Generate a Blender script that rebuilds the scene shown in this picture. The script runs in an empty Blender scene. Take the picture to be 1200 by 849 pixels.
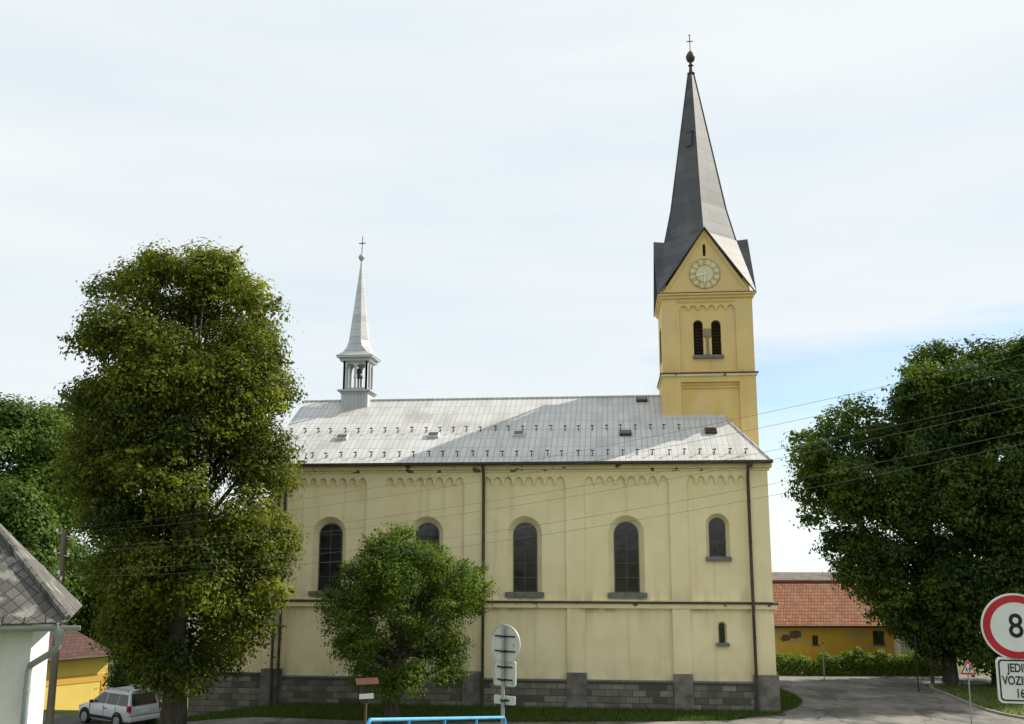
import bpy, bmesh, math, random
import numpy as np
from mathutils import Vector, Matrix
R = math.radians
sc = bpy.context.scene
COL = sc.collection

# ------------------------------------------------------------------ camera
CAM = np.array([2.8735, -46.935, 7.3734]); YAW = -0.105; PITCH = 0.17864; FPX = 1168.27
cd = bpy.data.cameras.new('camera'); cd.sensor_width = 36.0; cd.lens = FPX / 1200 * 36
cd.clip_start = 0.1; cd.clip_end = 6000
cam = bpy.data.objects.new('camera', cd); COL.objects.link(cam)
cam.location = CAM; cam.rotation_euler = (math.pi / 2 + PITCH, 0, -YAW)
sc.camera = cam

# ------------------------------------------------------------------ light
SUN_AZ = 29.0      # degrees from +X towards +Y (the sun stands behind the church, to the right)
SUN_EL = 38.5
sd = bpy.data.lights.new('sun', 'SUN'); sd.energy = 5.0; sd.angle = R(0.6); sd.color = (1.0, 0.93, 0.80)
so = bpy.data.objects.new('sun', sd); COL.objects.link(so)
sv = Vector((math.cos(R(SUN_AZ)) * math.cos(R(SUN_EL)), math.sin(R(SUN_AZ)) * math.cos(R(SUN_EL)), math.sin(R(SUN_EL))))
so.rotation_euler = sv.to_track_quat('Z', 'Y').to_euler()
so.location = (60, 40, 80)

world = bpy.data.worlds.new('World'); sc.world = world; world.use_nodes = True
nt = world.node_tree; nt.nodes.clear()
N = nt.nodes.new; L = nt.links.new
wo = N('ShaderNodeOutputWorld'); bg = N('ShaderNodeBackground'); bg.inputs[1].default_value = 0.1
sky = N('ShaderNodeTexSky'); sky.sky_type = 'NISHITA'; sky.sun_disc = False
sky.sun_elevation = R(SUN_EL); sky.sun_rotation = R(90 - SUN_AZ); sky.air_density = 1.0; sky.dust_density = 0.15; sky.ozone_density = 2.0
tc = N('ShaderNodeTexCoord')
mp = N('ShaderNodeMapping'); mp.inputs['Scale'].default_value = (1.0, 1.0, 5.5); mp.inputs['Rotation'].default_value = (R(4), R(9), 0)
L(tc.outputs['Generated'], mp.inputs[0])
n1 = N('ShaderNodeTexNoise'); n1.inputs['Scale'].default_value = 1.7; n1.inputs['Detail'].default_value = 7; n1.inputs['Roughness'].default_value = 0.55
L(mp.outputs[0], n1.inputs['Vector'])
# thin veil almost everywhere, opening to blue low in the sky to the right (east of the church)
sx = N('ShaderNodeSeparateXYZ'); L(tc.outputs['Generated'], sx.inputs[0])
# the veil's lower edge: a slanting line rising to the right
dp = N('ShaderNodeVectorMath'); dp.operation = 'DOT_PRODUCT'; dp.inputs[1].default_value = (-0.1302, -0.1648, 0.9777)
L(tc.outputs['Generated'], dp.inputs[0])
dn = N('ShaderNodeMath'); dn.operation = 'MULTIPLY_ADD'; dn.inputs[1].default_value = 0.05; L(n1.outputs['Fac'], dn.inputs[0]); L(dp.outputs['Value'], dn.inputs[2])
m1 = N('ShaderNodeMapRange'); m1.inputs[1].default_value = 0.012; m1.inputs[2].default_value = 0.050; m1.inputs[3].default_value = 0.0; m1.inputs[4].default_value = 0.45
L(dn.outputs[0], m1.inputs[0])
m2 = N('ShaderNodeMapRange'); m2.inputs[1].default_value = -0.02; m2.inputs[2].default_value = 0.12; m2.inputs[3].default_value = 0.42; m2.inputs[4].default_value = 0.0
L(sx.outputs['X'], m2.inputs[0])
mx = N('ShaderNodeMath'); mx.operation = 'MAXIMUM'; L(m1.outputs[0], mx.inputs[0]); L(m2.outputs[0], mx.inputs[1])
ad = N('ShaderNodeMath'); ad.operation = 'ADD'; L(n1.outputs['Fac'], ad.inputs[0]); L(mx.outputs[0], ad.inputs[1])
cm = N('ShaderNodeMapRange'); cm.inputs[1].default_value = 0.47; cm.inputs[2].default_value = 0.80; cm.inputs[3].default_value = 0.03; cm.inputs[4].default_value = 0.95
L(ad.outputs[0], cm.inputs[0])
n2 = N('ShaderNodeTexNoise'); n2.inputs['Scale'].default_value = 2.6; n2.inputs['Detail'].default_value = 6
L(mp.outputs[0], n2.inputs['Vector'])
cr = N('ShaderNodeValToRGB'); cr.color_ramp.elements[0].position = 0.3; cr.color_ramp.elements[1].position = 0.7
cr.color_ramp.elements[0].color = (5.4, 6.0, 6.35, 1); cr.color_ramp.elements[1].color = (6.3, 6.55, 6.6, 1)
L(n2.outputs['Fac'], cr.inputs[0])
mixc = N('ShaderNodeMix'); mixc.data_type = 'RGBA'
L(cm.outputs[0], mixc.inputs[0]); L(sky.outputs[0], mixc.inputs[6]); L(cr.outputs[0], mixc.inputs[7])
# the sky just below the horizon repeats the horizon's own colour
vx = N('ShaderNodeVectorMath'); vx.operation = 'MAXIMUM'; vx.inputs[1].default_value = (-2, -2, 0.05)
L(tc.outputs['Generated'], vx.inputs[0]); L(vx.outputs[0], sky.inputs['Vector'])
L(mixc.outputs[2], bg.inputs[0]); L(bg.outputs[0], wo.inputs[0])

vs = sc.view_settings
vs.view_transform = 'Standard'; vs.look = 'None'; vs.gamma = 1.0; vs.use_curve_mapping = False
vs.exposure = 0.57
sc.cycles.max_bounces = 8; sc.cycles.transparent_max_bounces = 8; sc.cycles.use_denoising = True

# ------------------------------------------------------------------ helpers
_c, _s = math.cos(YAW), math.sin(YAW)
FW = np.array([_s, _c, 0.]); RT = np.array([_c, -_s, 0.]); UPV = np.array([0, 0, 1.])
FF = FW * math.cos(PITCH) + UPV * math.sin(PITCH); UU = UPV * math.cos(PITCH) - FW * math.sin(PITCH)
def at(px, py, D):
    """survey helper: the point at horizontal distance D ahead seen at photo pixel (px, py)"""
    v = 424.5 - py; u = px - 600
    t = D / (FPX * math.cos(PITCH) - v * math.sin(PITCH))
    return Vector(CAM + t * (FF * FPX + RT * u + UU * v))

def tag(o, label=None, cat=None, group=None, kind=None):
    if label: o['label'] = label
    if cat: o['category'] = cat
    if group: o['group'] = group
    if kind: o['kind'] = kind
    return o
def link(o, parent=None):
    COL.objects.link(o)
    if parent is not None: o.parent = parent
    return o
def empty(name, loc=(0, 0, 0), rz=0):
    o = bpy.data.objects.new(name, None); o.empty_display_size = 0.3
    o.location = loc; o.rotation_euler = (0, 0, rz)
    return link(o)

class MB:
    """collects shapes into one mesh"""
    def __init__(self): self.bm = bmesh.new()
    def box(self, x0, x1, y0, y1, z0, z1, M=None):
        vv = [self.bm.verts.new(p) for p in ((x0,y0,z0),(x1,y0,z0),(x1,y1,z0),(x0,y1,z0),(x0,y0,z1),(x1,y0,z1),(x1,y1,z1),(x0,y1,z1))]
        if M is not None:
            for v in vv: v.co = M @ v.co
        for f in ((0,3,2,1),(4,5,6,7),(0,1,5,4),(1,2,6,5),(2,3,7,6),(3,0,4,7)): self.bm.faces.new([vv[i] for i in f])
        return self
    def poly(self, pts): self.bm.faces.new([self.bm.verts.new(p) for p in pts]); return self
    def faces(self, verts, faces):
        vv = [self.bm.verts.new(p) for p in verts]
        for f in faces:
            try: self.bm.faces.new([vv[i] for i in f])
            except ValueError: pass
        return self
    def tube(self, pts, rad, n=8, cap=True):
        pts = [Vector(p) for p in pts]
        if not hasattr(rad, '__len__'): rad = [rad] * len(pts)
        rings = []; ref = None
        for i, p in enumerate(pts):
            d = (pts[min(i+1, len(pts)-1)] - pts[max(i-1, 0)]).normalized()
            if ref is None:
                ref = Vector((1,0,0)) if abs(d.x) < 0.9 else Vector((0,1,0))
            a = (ref - d * ref.dot(d)).normalized(); b = d.cross(a); ref = a
            rings.append([self.bm.verts.new(p + (a*math.cos(2*math.pi*k/n) + b*math.sin(2*math.pi*k/n))*rad[i]) for k in range(n)])
        for r0, r1 in zip(rings, rings[1:]):
            for k in range(n): self.bm.faces.new((r0[k], r0[(k+1)%n], r1[(k+1)%n], r1[k]))
        if cap:
            self.bm.faces.new(rings[0][::-1]); self.bm.faces.new(rings[-1])
        return self
    def lathe(self, prof, c=(0,0,0), n=16, ang=0.0):
        """prof: (radius, z) pairs"""
        rings = []
        for r, z in prof:
            if r < 1e-5: rings.append([self.bm.verts.new((c[0], c[1], c[2]+z))])
            else: rings.append([self.bm.verts.new((c[0]+r*math.cos(ang+2*math.pi*k/n), c[1]+r*math.sin(ang+2*math.pi*k/n), c[2]+z)) for k in range(n)])
        for r0, r1 in zip(rings, rings[1:]):
            for k in range(n):
                a = [r0[k % len(r0)]]
                if len(r0) > 1: a.append(r0[(k+1)%n])
                if len(r1) > 1: a.append(r1[(k+1)%n])
                a.append(r1[k % len(r1)])
                if len(set(a)) > 2: self.bm.faces.new(a)
        for r in (rings[0], rings[-1]):
            if len(r) > 1: self.bm.faces.new(r)
        return self
    def plate(self, outline, holes=(), y0=0.0, y1=0.1, M=None):
        """flat plate in XZ with holes, from y0 (front) to y1 (back)"""
        loops = [outline] + list(holes)
        tmp = bmesh.new(); edges = []; allv = []
        for lp in loops:
            vs_ = [tmp.verts.new((p[0], 0, p[1])) for p in lp]; allv += vs_
            for a, b in zip(vs_, vs_[1:] + vs_[:1]): edges.append(tmp.edges.new((a, b)))
        tmp.verts.index_update()
        bmesh.ops.triangle_fill(tmp, use_beauty=True, use_dissolve=False, edges=edges, normal=(0, -1, 0))
        idx = {v: i for i, v in enumerate(allv)}
        tris = [[idx[v] for v in f.verts] for f in tmp.faces]
        co = [(v.co.x, v.co.z) for v in allv]; tmp.free()
        T = (lambda p: M @ Vector(p)) if M is not None else (lambda p: p)
        A = [self.bm.verts.new(T((x, y0, z))) for x, z in co]; B = [self.bm.verts.new(T((x, y1, z))) for x, z in co]
        for t in tris:
            self.bm.faces.new([A[i] for i in t]); self.bm.faces.new([B[i] for i in reversed(t)])
        o = 0
        for lp in loops:
            n = len(lp)
            for k in range(n):
                i, j = o + k, o + (k+1) % n
                self.bm.faces.new((A[i], A[j], B[j], B[i]))
            o += n
        return self
    def strip(self, la, lb, closed=False):
        A = [self.bm.verts.new(p) for p in la]; B = [self.bm.verts.new(p) for p in lb]
        n = len(A)
        for k in range(n if closed else n - 1): self.bm.faces.new((A[k], A[(k+1)%n], B[(k+1)%n], B[k]))
        return self
    def build(self, name, mat, parent=None, smooth=False, bevel=0.0):
        bmesh.ops.recalc_face_normals(self.bm, faces=self.bm.faces)
        me = bpy.data.meshes.new(name); self.bm.to_mesh(me); self.bm.free()
        if smooth:
            for p in me.polygons: p.use_smooth = True
            try: me.set_sharp_from_angle(angle=R(40))
            except Exception: pass
        me.materials.append(mat)
        o = bpy.data.objects.new(name, me)
        if bevel > 0:
            m = o.modifiers.new('bevel', 'BEVEL'); m.width = bevel; m.segments = 2; m.limit_method = 'ANGLE'
        return link(o, parent)

def arch(cx, z0, z1, r, n=14):
    """arched opening outline: width 2r, from z0 to the crown z1"""
    p = [(cx - r, z0), (cx + r, z0)]
    for k in range(n + 1):
        a = math.pi * k / n
        p.append((cx + r*math.cos(a), z1 - r + r*math.sin(a)))
    return p
def rect(x0, x1, z0, z1): return [(x0, z0), (x1, z0), (x1, z1), (x0, z1)]
def scallop(x0, x1, z0, zt, n, h):
    """panel outline whose top edge is a row of n round arches rising h to zt"""
    p = [(x0, z0), (x1, z0)]
    w = (x1 - x0) / n
    for k in range(n):
        xr = x1 - k*w; c = xr - w/2; r = w*0.43
        p.append((xr - (w/2 - r), zt - h)) if k else p.append((xr, zt - h))
        for j in range(1, 8):
            a = math.pi * j / 8
            p.append((c + r*math.cos(a), zt - h + h*math.sin(a)))
        p.append((c - r, zt - h)) if k < n-1 else p.append((x0, zt - h))
    return p

# ------------------------------------------------------------------ materials
def lin(c): return (c[0], c[1], c[2], 1)
def mat(name, c1, c2=None, scale=3.0, rough=0.8, bump=0.0, bscale=None, metal=0.0, stretch=(1,1,1), detail=6, spec=0.3, lo=0.35, hi=0.65):
    m = bpy.data.materials.new(name); m.use_nodes = True
    nt = m.node_tree; b = nt.nodes['Principled BSDF']
    b.inputs['Roughness'].default_value = rough; b.inputs['Metallic'].default_value = metal
    b.inputs['Specular IOR Level'].default_value = spec
    b.inputs['Base Color'].default_value = lin(c1)
    tc = nt.nodes.new('ShaderNodeTexCoord'); mp = nt.nodes.new('ShaderNodeMapping'); mp.inputs['Scale'].default_value = stretch
    nt.links.new(tc.outputs['Object'], mp.inputs[0])
    if c2 is not None:
        n = nt.nodes.new('ShaderNodeTexNoise'); n.inputs['Scale'].default_value = scale; n.inputs['Detail'].default_value = detail
        nt.links.new(mp.outputs[0], n.inputs['Vector'])
        r = nt.nodes.new('ShaderNodeValToRGB'); r.color_ramp.elements[0].position = lo; r.color_ramp.elements[1].position = hi
        r.color_ramp.elements[0].color = lin(c1); r.color_ramp.elements[1].color = lin(c2)
        nt.links.new(n.outputs['Fac'], r.inputs[0]); nt.links.new(r.outputs[0], b.inputs['Base Color'])
    if bump:
        n = nt.nodes.new('ShaderNodeTexNoise'); n.inputs['Scale'].default_value = bscale or scale*6; n.inputs['Detail'].default_value = 5
        nt.links.new(mp.outputs[0], n.inputs['Vector'])
        bp = nt.nodes.new('ShaderNodeBump'); bp.inputs['Strength'].default_value = bump; bp.inputs['Distance'].default_value = 0.02
        nt.links.new(n.outputs['Fac'], bp.inputs['Height']); nt.links.new(bp.outputs[0], b.inputs['Normal'])
    return m
def add_mix(m, c, fac_socket, blend='MIX', amount=1.0):
    """lay colour c over the material's current base colour where fac_socket says"""
    nt = m.node_tree; b = nt.nodes['Principled BSDF']
    mx = nt.nodes.new('ShaderNodeMix'); mx.data_type = 'RGBA'; mx.blend_type = blend
    if b.inputs['Base Color'].is_linked: nt.links.new(b.inputs['Base Color'].links[0].from_socket, mx.inputs[6])
    else: mx.inputs[6].default_value = b.inputs['Base Color'].default_value
    mx.inputs[7].default_value = lin(c)
    if amount != 1.0:
        mu = nt.nodes.new('ShaderNodeMath'); mu.operation = 'MULTIPLY'; mu.inputs[1].default_value = amount
        nt.links.new(fac_socket, mu.inputs[0]); fac_socket = mu.outputs[0]
    nt.links.new(fac_socket, mx.inputs[0]); nt.links.new(mx.outputs[2], b.inputs['Base Color'])
def noise_fac(m, scale, stretch, lo, hi, detail=6, loc=(0,0,0)):
    nt = m.node_tree
    tc = nt.nodes.new('ShaderNodeTexCoord'); mp = nt.nodes.new('ShaderNodeMapping'); mp.inputs['Scale'].default_value = stretch; mp.inputs['Location'].default_value = loc
    nt.links.new(tc.outputs['Object'], mp.inputs[0])
    n = nt.nodes.new('ShaderNodeTexNoise'); n.inputs['Scale'].default_value = scale; n.inputs['Detail'].default_value = detail
    nt.links.new(mp.outputs[0], n.inputs['Vector'])
    r = nt.nodes.new('ShaderNodeMapRange'); r.inputs[1].default_value = lo; r.inputs[2].default_value = hi
    nt.links.new(n.outputs['Fac'], r.inputs[0]); return r.outputs[0]
def z_band(m, z0, z1, up=True):
    nt = m.node_tree
    tc = nt.nodes.new('ShaderNodeTexCoord'); s = nt.nodes.new('ShaderNodeSeparateXYZ'); nt.links.new(tc.outputs['Object'], s.inputs[0])
    r = nt.nodes.new('ShaderNodeMapRange'); r.inputs[1].default_value = z0; r.inputs[2].default_value = z1
    if not up: r.inputs[3].default_value = 1; r.inputs[4].default_value = 0
    nt.links.new(s.outputs['Z'], r.inputs[0]); return r.outputs[0]
def mul(m, a, b):
    n = m.node_tree.nodes.new('ShaderNodeMath'); n.operation = 'MULTIPLY'
    m.node_tree.links.new(a, n.inputs[0]); m.node_tree.links.new(b, n.inputs[1]); return n.outputs[0]
def brick(m, w, h, mortar, c1, c2, cm, offset=0.5, plane='xz', bump=0.3, smooth=0.1, bias=0.0, squash=1.0):
    """replaces the base colour by coursed blocks, varied stone by stone"""
    nt = m.node_tree; b = nt.nodes['Principled BSDF']
    tc = nt.nodes.new('ShaderNodeTexCoord'); s = nt.nodes.new('ShaderNodeSeparateXYZ'); c = nt.nodes.new('ShaderNodeCombineXYZ')
    nt.links.new(tc.outputs['Object'], s.inputs[0])
    nt.links.new(s.outputs[{'x':'X','y':'Y','z':'Z'}[plane[0]]], c.inputs[0]); nt.links.new(s.outputs[{'x':'X','y':'Y','z':'Z'}[plane[1]]], c.inputs[1])
    t = nt.nodes.new('ShaderNodeTexBrick'); t.offset = offset; t.squash = squash
    t.inputs['Scale'].default_value = 1.0; t.inputs['Brick Width'].default_value = w; t.inputs['Row Height'].default_value = h
    t.inputs['Mortar Size'].default_value = mortar; t.inputs['Mortar Smooth'].default_value = smooth; t.inputs['Bias'].default_value = bias
    t.inputs['Color1'].default_value = lin(c1); t.inputs['Color2'].default_value = lin(c2); t.inputs['Mortar'].default_value = lin(cm)
    nt.links.new(c.outputs[0], t.inputs['Vector']); nt.links.new(t.outputs['Color'], b.inputs['Base Color'])
    if bump:
        bp = nt.nodes.new('ShaderNodeBump'); bp.inputs['Strength'].default_value = bump; bp.inputs['Distance'].default_value = 0.03; bp.invert = True
        nt.links.new(t.outputs['Fac'], bp.inputs['Height'])
        if b.inputs['Normal'].is_linked: nt.links.new(b.inputs['Normal'].links[0].from_socket, bp.inputs['Normal'])
        nt.links.new(bp.outputs[0], b.inputs['Normal'])
    return t

M = {}
# church plaster, weathered cream
p = M['plaster'] = mat('cream_plaster', (.865, .74, .46), (.80, .68, .41), scale=0.9, rough=.9, bump=.12, bscale=30)
add_mix(p, (.42, .36, .20), noise_fac(p, 1.0, (2.6, 2.6, .16), .56, .78), amount=.42)
add_mix(p, (.33, .30, .22), mul(p, z_band(p, .9, 2.4, False), noise_fac(p, 1.3, (1,1,.8), .36, .66)), amount=.5)
add_mix(p, (.50, .42, .25), mul(p, z_band(p, 3.0, 4.9), mul(p, z_band(p, 4.9, 5.5, False), noise_fac(p, 1.0, (2.2, 1, .12), .45, .65))), amount=.55)
add_mix(p, (.90, .80, .56), noise_fac(p, .45, (1,1,1), .55, .7, loc=(9,1,4)), amount=.45)
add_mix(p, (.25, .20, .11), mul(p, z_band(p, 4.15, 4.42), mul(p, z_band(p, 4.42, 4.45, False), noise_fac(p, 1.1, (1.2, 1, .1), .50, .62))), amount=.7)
p = M['trim'] = mat('cream_trim', (.81, .695, .425), (.73, .615, .36), scale=1.2, rough=.9, bump=.1, bscale=30)
M['surround'] = p.copy(); M['surround'].name = 'cream_surround'
add_mix(p, (.07, .05, .03), noise_fac(p, 1.0, (1.5, .3, 2.4), .60, .63, loc=(3,0,1)), amount=.9)
p = M['tower_plaster'] = mat('ochre_plaster', (.765, .555, .24), (.68, .50, .225), scale=.8, rough=.9, bump=.12, bscale=30)
add_mix(p, (.62, .42, .11), mul(p, z_band(p, 15.0, 17.2, False), noise_fac(p, 1.0, (1.2, 1.2, .3), .42, .62)), amount=.55)
add_mix(p, (.62, .50, .27), noise_fac(p, .7, (1, 1, .5), .52, .7, loc=(5,2,0)), amount=.5)
add_mix(p, (.25, .19, .10), noise_fac(p, 1.0, (3, 3, .2), .64, .82, loc=(1,7,0)), amount=.35)
p = M['plinth'] = mat('stone_plinth', (.2,.2,.19), rough=.95, bump=.4, bscale=14)
brick(p, .61, .285, .018, (.25,.225,.18), (.06,.058,.053), (.10,.09,.075), bump=.8, bias=-.1)
add_mix(p, (.08,.075,.065), noise_fac(p, 1.2, (1,1,1), .48, .70), amount=.6)
add_mix(p, (.07,.065,.055), z_band(p, 1.02, 1.12), amount=.75)
M['plinth_block'] = mat('grey_stone', (.11,.105,.095), (.22,.205,.175), scale=2.2, rough=.95, bump=.3, bscale=25)
M['sill'] = mat('grey_sill', (.13,.13,.13), (.20,.20,.19), scale=5, rough=.9, bump=.2)
M['stone_column'] = mat('column_stone', (.30,.25,.16), (.22,.19,.13), scale=5, rough=.9, bump=.2)
M['dark_metal'] = mat('brown_metal', (.045,.032,.027), (.07,.05,.04), scale=4, rough=.55, spec=.4)
M['iron'] = mat('black_iron', (.02,.02,.022), rough=.5)
M['guard'] = mat('rusty_guard', (.075,.06,.05), (.045,.04,.036), scale=6, rough=.7)
M['louvre'] = mat('louvre_wood', (.035,.022,.014), (.055,.035,.02), scale=3, rough=.8)
p = M['glass'] = mat('church_glass', (.012,.013,.016), (.03,.032,.036), scale=2.4, rough=.10, spec=.6, bump=.22, bscale=2.2)
M['glass_clear'] = mat('dark_glass', (.015,.018,.02), rough=.05, spec=.6)
M['lead'] = mat('lead_bar', (.085,.082,.075), rough=.6)
# church roof: pale grey sheets, seams along and across the slope
p = M['roof'] = mat('grey_sheet_roof', (.5,.5,.49), rough=.55, metal=.1, spec=.5)
brick(p, .27, .86, .020, (.56,.56,.545), (.48,.48,.47), (.34,.335,.315), offset=0, plane='xy', bump=.5, smooth=.3)
add_mix(p, (.26,.23,.18), noise_fac(p, .5, (1.3,.35,1), .52, .74), amount=.45)
add_mix(p, (.24,.19,.13), noise_fac(p, 1.0, (.3,.12,1), .60, .78, loc=(4,1,0)), amount=.5)
M['flashing'] = mat('pale_flashing', (.62,.62,.60), (.52,.52,.5), scale=3, rough=.45, metal=.2)
# spire sheets
p = M['spire'] = mat('dark_spire_sheet', (.10,.10,.105), rough=.62, metal=.0, spec=.5)
brick(p, 4.0, .62, .016, (.038,.043,.054), (.075,.078,.085), (.035,.035,.037), plane='xz', bump=.3)
add_mix(p, (.15,.148,.14), noise_fac(p, .9, (1,1,.55), .52, .72), amount=.45)
p = M['turret'] = mat('turret_sheet', (.46,.475,.48), rough=.45, metal=.25, spec=.5)
brick(p, .19, 6.0, .010, (.50,.515,.52), (.43,.445,.45), (.24,.25,.25), offset=0, plane='xz', bump=.4)
add_mix(p, (.30,.29,.27), noise_fac(p, 1.0, (1.5,1.5,.6), .52, .75), amount=.4)
p = M['turret_spire'] = mat('turret_spire_sheet', (.46,.475,.48), rough=.42, metal=.3, spec=.5)
brick(p, 5.0, .42, .012, (.50,.51,.515), (.41,.42,.425), (.25,.25,.25), plane='xz', bump=.3)
add_mix(p, (.28,.27,.25), noise_fac(p, 1.0, (1.5,1.5,.6), .52, .75), amount=.4)
M['dial'] = mat('clock_dial', (.72,.63,.38), (.66,.58,.35), scale=3, rough=.7)
M['dial_ring'] = mat('clock_ring', (.34,.31,.23), (.27,.25,.19), scale=4, rough=.7)
M['numeral'] = mat('clock_numeral', (.46,.36,.2), rough=.7)
M['hand'] = mat('clock_hand', (.78,.76,.68), rough=.5)

# ------------------------------------------------------------------ ground
_gy = np.array([-400, -120, -70, -47, -36, -32, -28, -17, -12, -8, -5, 0, 6, 12, 18, 26, 60, 110, 400, 3000.])
_gz = np.array([9, 6.6, 5.2, 4.45, 4.05, 3.62, 2.92, 1.05, .38, .04, 0, 0, -.12, -.38, -.55, -.7, -1.6, -4, -28, -260])
_fy = np.arange(-400, 2990, .25); _fz = np.interp(_fy, _gy, _gz)
_k = np.hanning(17); _k /= _k.sum(); _fz = np.convolve(np.pad(_fz, 8, mode='edge'), _k, 'valid')
def sstep(t): t = min(max(t, 0.), 1.); return t*t*(3-2*t)
def ground(x, y):
    z = float(np.interp(y, _fy, _fz))
    z -= 1.05 * sstep((-11.5 - x) / 9.0) * sstep((y + 30) / 16.0)
    z -= 1.7 * sstep((-15 - x) / 11.0) * sstep((y - 3) / 11.0)
    return z
def gpt(x, y, dz=0.0): return Vector((x, y, ground(x, y) + dz))
def hit(px, py):
    """where the sight line through a photo pixel meets the ground"""
    lo, hi = 8., 120.
    for _ in range(50):
        m_ = (lo + hi)/2; q = at(px, py, m_)
        if q.z > ground(q.x, q.y): lo = m_
        else: hi = m_
    return at(px, py, lo)
def on(px, D):
    p = at(px, 700, D); return p.x, p.y

p = M['grass_ground'] = mat('grass_ground', (.055,.085,.02), (.10,.115,.03), scale=.9, rough=1, bump=.6, bscale=22)
add_mix(p, (.14,.12,.05), noise_fac(p, .35, (1,1,1), .55, .7), amount=.55)
p = M['asphalt'] = mat('asphalt', (.10,.097,.09), (.17,.162,.148), scale=1.2, rough=.95, bump=.35, bscale=60)
add_mix(p, (.05,.05,.05), noise_fac(p, .5, (1,.25,1), .58, .66), amount=.5)
add_mix(p, (.27,.25,.22), noise_fac(p, .28, (1,1,1), .45, .66), amount=.6)
def cracks(m, scale, width, c, amount):
    nt = m.node_tree; tc = nt.nodes.new('ShaderNodeTexCoord'); nz = nt.nodes.new('ShaderNodeTexNoise'); nz.inputs['Scale'].default_value = 1.3; nz.inputs['Detail'].default_value = 4
    nt.links.new(tc.outputs['Object'], nz.inputs['Vector'])
    mx = nt.nodes.new('ShaderNodeVectorMath'); mx.operation = 'MULTIPLY_ADD'; mx.inputs[1].default_value = (1.4, 1.4, 0)
    nt.links.new(nz.outputs['Color'], mx.inputs[0]); nt.links.new(tc.outputs['Object'], mx.inputs[2])
    v = nt.nodes.new('ShaderNodeTexVoronoi'); v.feature = 'DISTANCE_TO_EDGE'; v.inputs['Scale'].default_value = scale; nt.links.new(mx.outputs[0], v.inputs['Vector'])
    r = nt.nodes.new('ShaderNodeMapRange'); r.inputs[1].default_value = 0; r.inputs[2].default_value = width; r.inputs[3].default_value = 1; r.inputs[4].default_value = 0
    nt.links.new(v.outputs['Distance'], r.inputs[0]); add_mix(m, c, r.outputs[0], amount=amount)
cracks(M['asphalt'], .38, .022, (.035, .034, .032), .75)
add_mix(M['asphalt'], (.055, .053, .05), noise_fac(M['asphalt'], .32, (1, .6, 1), .57, .59, 2, loc=(4, 2, 0)), amount=.55)
M['kerb'] = mat('kerb_stone', (.27,.265,.25), (.19,.185,.17), scale=3, rough=.95, bump=.3)

def grid_sheet(name, xs, ys, m, kind, dz=0.0):
    verts = [(x, y, ground(x, y) + dz) for y in ys for x in xs]
    nx = len(xs)
    faces = [(j*nx+i, j*nx+i+1, (j+1)*nx+i+1, (j+1)*nx+i) for j in range(len(ys)-1) for i in range(nx-1)]
    me = bpy.data.meshes.new(name); me.from_pydata(verts, [], faces)
    for q in me.polygons: q.use_smooth = True
    me.materials.append(m)
    o = bpy.data.objects.new(name, me); o['kind'] = kind; return link(o)
xs = sorted(set(list(np.arange(-45, 60, 1.0)) + [-2500, -1200, -600, -300, -150, -90, -60, 70, 90, 150, 300, 600, 1200, 2500]))
ys = sorted(set(list(np.arange(-60, 40, 0.5)) + [-400, -200, -120, -90, -75, 50, 60, 75, 100, 150, 250, 400, 700, 1200, 2500]))
grid_sheet('ground', xs, ys, M['grass_ground'], 'structure')

def offset_line(c, d):
    out = []
    for i, p in enumerate(c):
        a = Vector(c[max(i-1, 0)]); b = Vector(c[min(i+1, len(c)-1)]); t = (b-a).normalized()
        out.append((p[0] - t.y*d, p[1] + t.x*d))
    return out
def resample(c, step=.6):
    """smooth polyline through control points"""
    P = [Vector((q[0], q[1])) for q in c]; P = [2*P[0]-P[1]] + P + [2*P[-1]-P[-2]]
    out = []
    for i in range(1, len(P)-2):
        n = max(2, int((P[i+1]-P[i]).length/step))
        for k in range(n):
            t = k/n
            q = .5*((2*P[i]) + (-P[i-1]+P[i+1])*t + (2*P[i-1]-5*P[i]+4*P[i+1]-P[i+2])*t*t + (-P[i-1]+3*P[i]-3*P[i+1]+P[i+2])*t**3)
            out.append((q.x, q.y))
    out.append((P[-2].x, P[-2].y)); return out
def ribbon(name, edge_a, edge_b, m, dz, kind='structure', cols=8):
    A = resample(edge_a); B = resample(edge_b)
    n = 140
    def par(c):
        s = [0]
        for a, b in zip(c, c[1:]): s.append(s[-1] + math.dist(a, b))
        q = np.linspace(0, s[-1], n); return np.interp(q, s, [v[0] for v in c]), np.interp(q, s, [v[1] for v in c])
    ax, ay = par(A); bx, by = par(B)
    mb = MB(); verts = []; faces = []
    for i in range(n):
        for k in range(cols+1):
            t = k/cols; x = ax[i]*(1-t)+bx[i]*t; y = ay[i]*(1-t)+by[i]*t
            verts.append((x, y, ground(x, y)+dz))
    w = cols+1
    for i in range(n-1):
        for k in range(cols): faces.append((i*w+k, (i+1)*w+k, (i+1)*w+k+1, i*w+k+1))
    me = bpy.data.meshes.new(name); me.from_pydata(verts, [], faces)
    for q in me.polygons: q.use_smooth = True
    me.materials.append(m); o = bpy.data.objects.new(name, me); o['kind'] = kind; return link(o)

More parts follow.
